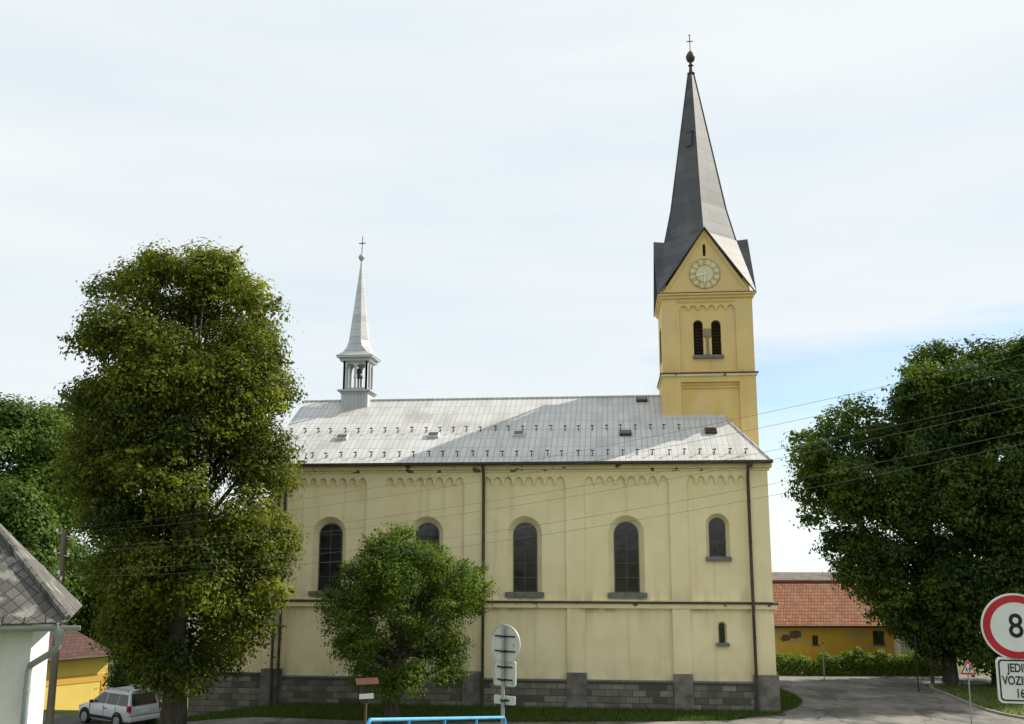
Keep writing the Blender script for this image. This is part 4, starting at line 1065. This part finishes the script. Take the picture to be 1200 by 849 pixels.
for x in (-.12, -1.05, -2.0, -3.0):
    mb = MB(); mb.box(x - .02, x + .02, -.2, .0, he - .03, he - .018); mb.tube([(x, -.195, he - .03), (x, -.19, he - .1), (x, -.11, he - .145), (x, -.03, he - .1)], .014, 6); mb.build('bracket', M['zinc'], gut)
mb = MB()
mb.lathe([(.085, 0), (.085, -.06), (.05, -.17)], (-.10, -.11, he - .10), 12)
mb.tube([(-.10, -.11, he - .2), (-.10, -.11, he - .36), (-.15, -.06, he - .44), (WX + .02, WY - .12, he - .68), (WX + .0, WY - .10, he - .78), (WX - .02, WY - .10, .05)], .05, 12)
mb.lathe([(.058, -.02), (.058, .02)], (WX - .005, WY - .10, he - 1.05), 12); mb.build('downpipe', M['zinc'], shed, smooth=True)
# ------------------------------------------------------------------ white car under the lime
M['car_paint'] = mat('white_car_paint', (.58,.59,.60), rough=.25, spec=.6)
M['car_black'] = mat('black_plastic', (.02,.02,.022), rough=.6)
M['car_glass'] = mat('car_glass', (.015,.02,.018), rough=.04, spec=.7)
M['tyre'] = mat('tyre', (.018,.018,.018), rough=.9)
M['alloy'] = mat('alloy_rim', (.45,.46,.47), rough=.35, metal=.7)
M['tail_red'] = mat('tail_lamp', (.42,.015,.015), rough=.2, spec=.6)
M['head_glass'] = mat('head_lamp', (.55,.56,.56), rough=.15, spec=.7)
M['galv'] = mat('galvanised_steel', (.36,.38,.39), (.29,.30,.31), scale=8, rough=.45, metal=.6)
M['sign_back'] = mat('sign_back', (.55,.56,.53), (.48,.49,.46), scale=4, rough=.5, metal=.1)
M['sign_white'] = mat('sign_white', (.74,.75,.75), (.64,.645,.63), scale=3, rough=.4, lo=.45, hi=.75)
M['sign_red'] = mat('sign_red', (.42,.014,.025), (.50,.03,.04), scale=4, rough=.4)
M['sign_black'] = mat('sign_black', (.015,.015,.02), rough=.5)
M['rail_blue'] = mat('blue_rail_paint', (.10,.36,.68), (.08,.30,.60), scale=5, rough=.4, spec=.5)
M['pole_wood'] = mat('weathered_pole', (.13,.105,.085), (.20,.17,.14), scale=2, rough=.95, bump=.5, bscale=12, stretch=(4,4,.3))
M['wire'] = mat('wire', (.12,.12,.12), rough=.5)
M['porcelain'] = mat('porcelain', (.75,.74,.72), rough=.2, spec=.6)
M['red_brown_wood'] = mat('red_brown_wood', (.085,.034,.02), (.055,.026,.016), scale=4, rough=.85)

def loft_car(L_=4.22, Wd=1.78):
    """sections along the length (x forward): half widths and heights of a tall estate car"""
    # side profile of body (lower) : x, z_bottom, z_belt, halfwidth
    B = [(-2.10, .48, .92, .74), (-2.06, .36, 1.00, .82), (-1.85, .30, 1.02, .87), (-1.2, .26, 1.01, .89), (0, .24, .99, .89), (.75, .24, .97, .89), (1.05, .25, .98, .885), (1.6, .28, .90, .86), (1.95, .34, .78, .78), (2.10, .42, .64, .66)]
    mb = MB(); rings = []
    for x, zb, zt, hw in B:
        mid = (zb + zt)/2
        sec = [(-hw*.86, zb), (hw*.86, zb), (hw*.97, zb + .08), (hw, mid), (hw*.985, zt - .08), (hw*.93, zt), (-hw*.93, zt), (-hw*.985, zt - .08), (-hw, mid), (-hw*.97, zb + .08)]
        rings.append([(x, y, z) for y, z in sec])
    for a, b in zip(rings, rings[1:]): mb.strip(a, b, closed=True)
    mb.poly(rings[0]); mb.poly(rings[-1][::-1])
    # cabin with roof
    Cb = [(-2.04, .99, .80), (1.10, .97, .80)]
    base = [(-2.05, -.80, .98), (1.08, -.80, .96), (1.08, .80, .96), (-2.05, .80, .98)]
    top = [(-1.80, -.62, 1.62), (.12, -.64, 1.60), (.12, .64, 1.60), (-1.80, .62, 1.62)]
    top2 = [(-1.70, -.52, 1.67), (.02, -.54, 1.655), (.02, .54, 1.655), (-1.70, .52, 1.67)]
    mb.strip(base, top, closed=True); mb.strip(top, top2, closed=True); mb.poly(top2)
    return mb
def car(loc, rz, label):
    root = empty('parked_car', loc, rz); tag(root, label, 'car')
    body = loft_car().build('body', M['car_paint'], root, smooth=True, bevel=.03)
    # windows: quads set proud of the cabin sides
    def side(s, x0b, x1b, x0t, x1t, name='side_window'):
        # cabin side plane from y=.80,z=.97 to y=.63,z=1.61
        f = lambda t: (.80 - .17*t)*s + .012*s
        zb, zt = .10, .84
        zz = lambda t: .97 + .64*t
        mb = MB(); mb.faces([(x0b, f(zb), zz(zb)), (x1b, f(zb), zz(zb)), (x1t, f(zt), zz(zt)), (x0t, f(zt), zz(zt)), (x0b, f(zb) - .03*s, zz(zb)), (x1b, f(zb) - .03*s, zz(zb)), (x1t, f(zt) - .03*s, zz(zt)), (x0t, f(zt) - .03*s, zz(zt))], [(0,1,2,3), (4,7,6,5), (0,4,5,1), (1,5,6,2), (2,6,7,3), (3,7,4,0)])
        mb.build(name, M['car_glass'], root)
    for s in (1, -1):
        side(s, -1.86, -1.12, -1.72, -1.12); side(s, -1.06, -.22, -1.06, -.22); side(s, -.15, .86, -.15, .20)
        mb = MB(); mb.box(.70, .82, s*.84 - .0, s*1.00 if s > 0 else s*.84, 1.0, 1.14) if s > 0 else mb.box(.70, .82, -1.00, -.84, 1.0, 1.14); mb.build('mirror', M['car_black'], root, bevel=.02)
        mb = MB(); mb.box(-1.65, .0, s*.60 - .02, s*.60 + .02, 1.70, 1.73); mb.box(-1.65, -1.58, s*.60 - .02, s*.60 + .02, 1.62, 1.70); mb.box(-.07, .0, s*.60 - .02, s*.60 + .02, 1.61, 1.70); mb.build('roof_rail', M['alloy'], root)
        mb = MB(); mb.box(-2.13, -1.93, s*.80 - .07, s*.80 + .07, .80, 1.08); mb.build('tail_lamp', M['tail_red'], root, bevel=.03)
        mb = MB(); mb.box(1.86, 2.02, s*.62 - .14, s*.62 + .14, .62, .80); mb.build('head_lamp', M['head_glass'], root, bevel=.03)
        mb = MB(); mb.box(-.95, .85, s*.892 - .012, s*.892 + .012, .36, .50); mb.build('sill_trim', M['car_black'], root)
        for x in (-.35,):
            mb = MB(); mb.box(x - .09, x + .09, s*.885, s*.912, .83, .86) if s > 0 else mb.box(x - .09, x + .09, -.912, -.885, .83, .86); mb.build('door_handle', M['car_black'], root)
        for x in (-1.28, 1.28):
            Mx = Matrix.Translation((x, s*.80, .335)) @ Matrix.Rotation(R(90), 4, 'X')
            mb = MB(); mb.lathe([(.20, -.11), (.31, -.11), (.335, -.07), (.335, .07), (.31, .11), (.20, .11)], (0, 0, 0), 24)
            for v in mb.bm.verts: v.co = Mx @ v.co
            t = mb.build('wheel', M['tyre'], root, smooth=True)
            mb = MB()
            Mr = Matrix.Translation((x, s*.915, .335)) @ Matrix.Rotation(R(90), 4, 'X')
            mb.lathe([(.215, -.02), (.225, .01), (.205, .012)], (0, 0, 0), 24); mb.lathe([(.0, -.01), (.055, -.01), (.055, .01), (0, .01)], (0, 0, 0), 12)
            for k in range(5):
                mb.box(.03, .21, -.028, .028, -.008, .008, Matrix.Rotation(2*math.pi*k/5, 4, 'Z'))
            for v in mb.bm.verts: v.co = Mr @ v.co
            mb.build('rim', M['alloy'], t)
            mb = MB(); Ma = Matrix.Translation((x, s*.893, .335)) @ Matrix.Rotation(R(90), 4, 'X')
            mb.lathe([(.335, -.004), (.43, -.004), (.43, .006), (.335, .006)], (0, 0, 0), 28)
            for v in mb.bm.verts: v.co = Ma @ v.co
            mb.bm.verts.ensure_lookup_table()
            bmesh.ops.delete(mb.bm, geom=[v for v in mb.bm.verts if v.co.z < .2], context='VERTS')
            mb.build('wheel_arch', M['car_black'], root)
    mb = MB(); mb.faces([(-2.065, -.66, 1.06), (-2.065, .66, 1.06), (-1.86, .56, 1.56), (-1.86, -.56, 1.56), (-2.03, -.66, 1.06), (-2.03, .66, 1.06), (-1.82, .56, 1.56), (-1.82, -.56, 1.56)], [(0,1,2,3), (4,7,6,5), (0,4,5,1), (1,5,6,2), (2,6,7,3), (3,7,4,0)]); mb.build('rear_window', M['car_glass'], root)
    mb = MB(); mb.faces([(1.05, -.68, 1.03), (1.05, .68, 1.03), (.19, .56, 1.57), (.19, -.56, 1.57), (1.01, -.68, 1.0), (1.01, .68, 1.0), (.15, .56, 1.54), (.15, -.56, 1.54)], [(0,3,2,1), (4,5,6,7), (0,1,5,4), (1,2,6,5), (2,3,7,6), (3,0,4,7)])
    for v in mb.bm.verts: v.co += Vector((.025, 0, .02))
    mb.build('windscreen', M['car_glass'], root)
    for s in (1, -1):
        mb = MB()
        for x in (-1.09, -.18, .93): mb.box(x - .006, x + .006, min(s*.86, s*.899), max(s*.86, s*.899), .40, .96)
        mb.build('door_gap', M['car_black'], root)
    mb = MB(); mb.box(-2.116, -2.06, -.74, .74, .615, .63); mb.build('tailgate_gap', M['car_black'], root)
    mb = MB(); mb.box(-2.15, -1.95, -.80, .80, .36, .56); mb.build('bumper', M['car_paint'], root, bevel=.04)
    mb = MB(); mb.box(-2.16, -2.02, -.62, .62, .28, .38); mb.build('skirt', M['car_black'], root, bevel=.02)
    mb = MB(); mb.box(-2.125, -2.09, -.26, .26, .72, .84); mb.build('number_plate', M['white_paint'], root)
    mb = MB(); mb.box(-1.90, -1.66, -.50, .50, 1.655, 1.69); mb.build('spoiler', M['car_paint'], root, bevel=.01)
    return root
cp = hit(137, 848.5); cg = ground(cp.x, cp.y)
view = math.atan2(cp.y - CAM[1], cp.x - CAM[0])
car((cp.x, cp.y, cg + .0), view + R(34), 'white estate car parked with its nose to the left under the lime tree')

# ------------------------------------------------------------------ pole and wires
px_, D_ = 69, 36.0
b = on(px_, D_); gz = ground(*b); top = at(76, 622, D_)
pole = empty('utility_pole', (b[0], b[1], gz)); tag(pole, 'weathered wooden utility pole beside the shed carrying white insulators', 'pole')
bt_ = Vector((b[0], b[1], gz)); tv = top - bt_
mb = MB(); mb.tube([(0, 0, -.4), tuple(tv*.5 + Vector((.02, 0, 0))), tuple(tv)], [.14, .12, .10], 12); mb.build('post', M['pole_wood'], pole, smooth=True)
ends = []
for (dx, dz) in ((-.18, -.05), (.42, -.18), (-.2, -.75), (.3, -.85), (.0, -1.5), (.1, -1.7)):
    e = tv + Vector((dx*1.0, -.16, dz)); ends.append(bt_ + e + Vector((0, 0, .12)))
    mb = MB(); mb.tube([tuple(tv + Vector((0, 0, dz))), tuple(e + Vector((0, 0, -.06))), tuple(e)], .016, 6); mb.lathe([(0, -.02), (.045, 0), (.05, .05), (.03, .08), (.045, .11), (0, .14)], tuple(e), 10)
    mb.build('insulator', M['porcelain'], pole, smooth=True)
# far ends on a second pole just outside the frame to the right
D2 = 20.0
tgt = [at(1330, y, D2) for y in (384, 402, 436, 446, 476, 490)]
for i, (a, c) in enumerate(zip(ends, tgt)):
    pts = []
    for k in range(41):
        t = k/40; q = a.lerp(c, t); q.z -= 4*t*(1-t)*(.55 + .05*i); pts.append(q)
    mb = MB(); mb.tube(pts, .0042, 5)
    words = ['topmost', 'second highest', 'third from the top', 'fourth from the top', 'second lowest', 'lowest'][i]
    o = mb.build('overhead_wire', M['wire']); tag(o, 'thin overhead wire crossing before the church, %s at the pole' % words, 'wire', 'overhead wires from the wooden pole')
rp = at(1332, 849, D2); gr_ = ground(rp.x, rp.y)
pole2 = empty('utility_pole', (rp.x, rp.y, gr_)); tag(pole2, 'wooden utility pole just past the right edge that takes the wires', 'pole')
h2_ = tgt[0].z - gr_
mb = MB(); mb.tube([(0, .12, -.4), (0, .12, h2_ + .3)], [.15, .11], 12); mb.build('post', M['pole_wood'], pole2, smooth=True)

# ------------------------------------------------------------------ road signs
def text_mesh(txt, size, name, m, parent, Mx, bold=0.0, align='CENTER'):
    cu = bpy.data.curves.new(name, 'FONT'); cu.body = txt; cu.size = size; cu.align_x = align; cu.align_y = 'CENTER'; cu.extrude = .0015; cu.offset = bold
    o = bpy.data.objects.new(name, cu); COL.objects.link(o)
    dg = bpy.context.evaluated_depsgraph_get(); me = bpy.data.meshes.new_from_object(o.evaluated_get(dg)); bpy.data.objects.remove(o)
    me.name = name; me.transform(Mx); me.materials.clear(); me.materials.append(m)
    return link(bpy.data.objects.new(name, me), parent)
def rrect(w, h, r, cx=0, cz=0):
    out = []
    for sx_, sz_, a0 in ((1, 1, 0), (-1, 1, 90), (-1, -1, 180), (1, -1, 270)):
        for k in range(6):
            a = R(a0 + 18*k); out.append((cx + sx_*(w/2 - r) + r*math.cos(a), cz + sz_*(h/2 - r) + r*math.sin(a)))
    return out
def ccirc(r, cx=0, cz=0, n=56): return [(cx + r*math.cos(2*math.pi*k/n), cz + r*math.sin(2*math.pi*k/n)) for k in range(n)]
FT = Matrix.Rotation(R(90), 4, 'X')     # text to XZ plane facing -Y

# weight limit sign on the right
SD1 = 11.0
sp = at(1199, 765, SD1); sg = ground(sp.x, sp.y)
s8 = empty('road_sign', (sp.x, sp.y, sg), -YAW - R(14)); tag(s8, 'round red bordered weight limit sign with a white plate below, nearest at right', 'road sign')
zc = at(1192, 735, SD1).z - sg; zp_ = at(1195, 798, SD1).z - sg
mb = MB(); mb.tube([(0, .055, -.4), (0, .055, zc + .29)], .03, 14); mb.build('pole', M['galv'], s8, smooth=True)
r8 = .350; ox = -.045
mb = MB(); mb.plate(ccirc(r8, ox, zc), (), -.003, .012); d8 = mb.build('sign_disc', M['sign_white'], s8)
mb = MB(); mb.plate(ccirc(r8*.945, ox, zc), [ccirc(r8*.735, ox, zc)], -.0065, -.0035); mb.build('red_ring', M['sign_red'], d8)
text_mesh('8', .35, 'digit', M['sign_black'], d8, Matrix.Translation((ox - .005, -.006, zc)) @ FT @ Matrix.Diagonal((.88, 1, 1, 1)), .003)
pw, ph = .56, .47
mb = MB(); mb.plate(rrect(pw, ph, .05, 0, zp_), (), -.003, .012); pl8 = mb.build('sign_plate', M['sign_white'], s8)
mb = MB(); mb.plate(rrect(pw - .045, ph - .045, .04, 0, zp_), [rrect(pw - .075, ph - .075, .03, 0, zp_)], -.0065, -.0035); mb.build('black_border', M['sign_black'], pl8)
for k, tx_ in enumerate(('JEDINÉ', 'VOZIDLO', '16 t')):
    text_mesh(tx_, .125, 'lettering', M['sign_black'], pl8, Matrix.Translation((-.035, -.006, zp_ + .125 - k*.13)) @ FT @ Matrix.Diagonal((.70, 1, 1, 1)), .002)

# triangular children warning sign further back
TD = 40.5
tp = at(1138.5, 843, TD); tg = ground(tp.x, tp.y)
st = empty('road_sign', (tp.x, tp.y, tg), -YAW - R(10)); tag(st, 'small triangular children crossing warning sign on a leaning grey post', 'road sign')
ztop = at(1135, 773, TD).z - tg; zbot = at(1135, 791, TD).z - tg
lx_ = at(1135, 790, TD).x - tp.x
mb = MB(); mb.tube([(0, .05, -.4), (lx_, .05, ztop - .12)], .03, 10); mb.build('pole', M['galv'], st, smooth=True)
def tri(s, dz=0):
    """rounded triangle centred on the sign"""
    c = Vector((lx_, zbot + (ztop - zbot)*.36)); hgt = (ztop - zbot)*s; out = []
    P3 = [(0, .64*hgt), (-.57*hgt, -.36*hgt), (.57*hgt, -.36*hgt)]
    for i in range(3):
        p0 = Vector(P3[i]); a = Vector(P3[i-1]); b_ = Vector(P3[(i+1) % 3])
        out.append(c + p0.lerp(a, .09)); out.append(c + p0.lerp(a, .03).lerp(p0.lerp(b_, .03), .5)); out.append(c + p0.lerp(b_, .09))
    return [tuple(q) for q in out]
mb = MB(); mb.plate(tri(1.0), (), -.003, .012); dt = mb.build('sign_panel', M['sign_white'], st)
mb = MB(); mb.plate(tri(.94), [tri(.66)], -.007, -.0035); mb.build('red_border', M['sign_red'], dt)
mb = MB()
c = Vector((lx_, zbot + (ztop - zbot)*.30))
for ox, s in ((-.06, .8), (.055, 1.0)):
    hb_ = .20*s
    mb.plate(ccirc(.026*s, c.x + ox, c.y + hb_*.62, 12), (), -.009, -.004)
    mb.plate([(c.x + ox - .03*s, c.y - .01), (c.x + ox + .03*s, c.y - .01), (c.x + ox + .03*s, c.y + hb_*.45), (c.x + ox - .03*s, c.y + hb_*.45)], (), -.009, -.004)
    mb.plate([(c.x + ox - .03*s, c.y - .01), (c.x + ox - .005, c.y - .01), (c.x + ox - .03*s, c.y - .11*s), (c.x + ox - .055*s, c.y - .11*s)], (), -.009, -.004)
    mb.plate([(c.x + ox + .005, c.y - .01), (c.x + ox + .03*s, c.y - .01), (c.x + ox + .065*s, c.y - .11*s), (c.x + ox + .04*s, c.y - .11*s)], (), -.009, -.004)
    mb.plate([(c.x + ox + .03*s, c.y + hb_*.40), (c.x + ox + .03*s, c.y + hb_*.25), (c.x + ox + .075*s, c.y + hb_*.1), (c.x + ox + .085*s, c.y + hb_*.2)], (), -.009, -.004)
mb.build('children_pictogram', M['sign_black'], dt)

# sign seen from behind
BD1 = 19.0
bp = at(588.5, 849, BD1); bgz = ground(bp.x, bp.y)
sb = empty('road_sign', (bp.x, bp.y, bgz), -YAW - R(36)); tag(sb, 'round road sign seen from its grey back above two blank plates, near the blue railing', 'road sign')
z = lambda py: at(590, py, BD1).z - bgz
mb = MB(); mb.tube([(0, 0, -.4), (.02, 0, z(733.5))], .035, 12); mb.lathe([(.038, 0), (.038, .03), (0, .035)], (.02, 0, z(733.5)), 12); mb.build('pole', M['galv'], sb, smooth=True)
mb = MB(); mb.plate(ccirc(.345, .02, z(755)), (), .055, .068); mb.plate(ccirc(.35, .02, z(755)), [ccirc(.338, .02, z(755))], .04, .0545); bd = mb.build('sign_disc', M['sign_back'], sb)
mb = MB(); mb.plate(rrect(.50, .44, .04, .02, z(789.5)), (), .055, .068); mb.plate(rrect(.505, .445, .04, .02, z(789.5)), [rrect(.48, .42, .035, .02, z(789.5))], .04, .0545); bp1 = mb.build('sign_plate', M['sign_back'], sb)
mb = MB(); mb.plate(rrect(.48, .155, .03, .01, z(821)), (), .055, .068); bp2 = mb.build('sign_plate', M['sign_back'], sb)
for par, zz_, w_ in ((bd, z(746), .23), (bd, z(763.5), .23), (bp1, z(782), .17), (bp1, z(797), .17), (bp2, z(821), .10)):
    mb = MB(); mb.box(.02 - w_, .02 + w_, .036, .054, zz_ - .013, zz_ + .013); mb.lathe([(.046, -.02), (.046, .02)], (.012, 0, zz_), 12); mb.build('clamp', M['iron'], par)
for par, xx, zz_ in ((bd, .22, z(756)), (bp1, .19, z(800))):
    mb = MB(); mb.plate(rrect(.05, .07, .008, xx, zz_), (), .051, .054); mb.build('sticker', M['galv'], par)

# blue railing
K0 = at(431.5, 844, 14.8); K1 = at(591.5, 841, 18.9)
rl = empty('railing', (K0.x, K0.y, ground(K0.x, K0.y))); tag(rl, 'bright blue tubular railing with upright bars in the foreground', 'railing')
o0 = Vector(rl.location); v0 = K0 - o0; v1 = K1 - o0
mb = MB(); mb.tube([tuple(v0 + Vector((0, 0, -1.35))), tuple(v0 + Vector((0, 0, -.05))), tuple(v0 + (v1-v0)*.01), tuple(v1 - (v1-v0)*.01), tuple(v1 + Vector((0, 0, -.05))), tuple(v1 + Vector((0, 0, -1.35)))], .028, 10); mb.build('rail', M['rail_blue'], rl, smooth=True)
for k in range(1, 4):
    q = v0.lerp(v1, k/4); mb = MB(); mb.tube([tuple(q + Vector((0, 0, -1.35))), tuple(q)], .02, 8); mb.build('upright', M['rail_blue'], rl, smooth=True)
mb = MB(); mb.tube([tuple(v0 + Vector((0, 0, -.55))), tuple(v1 + Vector((0, 0, -.55)))], .02, 8); mb.build('mid_rail', M['rail_blue'], rl, smooth=True)

# roofed notice post before the small tree
ND = 33.0
npt = at(428, 849, ND); ng = ground(npt.x, npt.y)
nb = empty('notice_post', (npt.x, npt.y, ng), -YAW + R(20)); tag(nb, 'wooden post with a small red brown roof and a white plate, left of the railing', 'signpost')
z = lambda py: at(428, py, ND).z - ng
mb = MB(); mb.tube([(0, 0, -.4), (0, 0, z(812))], .045, 8); mb.build('post', M['wood'], nb)
zr_ = z(801)
mb = MB()
for sx_ in (-.16, .16): mb.box(sx_ - .025, sx_ + .025, -.09, .09, z(818), zr_ + .02)
mb.box(-.2, .2, -.12, .12, z(818) - .03, z(818)); mb.build('frame', M['wood'], nb)
mb = MB(); hr = .16
mb.faces([(-.36, -.24, zr_), (.36, -.24, zr_), (.36, 0, zr_ + hr), (-.36, 0, zr_ + hr), (-.36, .24, zr_), (.36, .24, zr_)], [(0,1,2,3), (3,2,5,4)])
o = mb.build('roof', M['red_brown_wood'], nb); s_ = o.modifiers.new('thick', 'SOLIDIFY'); s_.thickness = .03
mb = MB(); mb.faces([(.365, -.24, zr_), (.365, .24, zr_), (.365, 0, zr_ + hr)], [(0,1,2)]); mb.build('gable_board', M['white_paint'], nb)
mb = MB(); mb.box(-.24, .22, -.135, -.121, z(818.5), z(812.5)); wp = mb.build('plate', M['white_paint'], nb)

# thin posts along the street
for px, D, yt, lab in ((961, 59.0, 754, 'thin grey post standing before the hedge'), (1069, 53.5, 747, 'thin dark post at the corner of the shaded street')):
    b = on(px, D); g_ = ground(*b); t_ = at(px - 1.5, yt, D)
    po = empty('street_post', (b[0], b[1], g_)); tag(po, lab, 'post')
    mb = MB(); mb.tube([(0, 0, -.3), (0, 0, t_.z - g_)], .035, 8); mb.build('shaft', M['galv'] if px < 1000 else M['iron'], po, smooth=True)
    mb = MB(); mb.lathe([(.05, -.03), (.06, 0), (.04, .04), (0, .05)], (0, 0, t_.z - g_), 10); mb.build('cap', M['iron'], po, smooth=True)
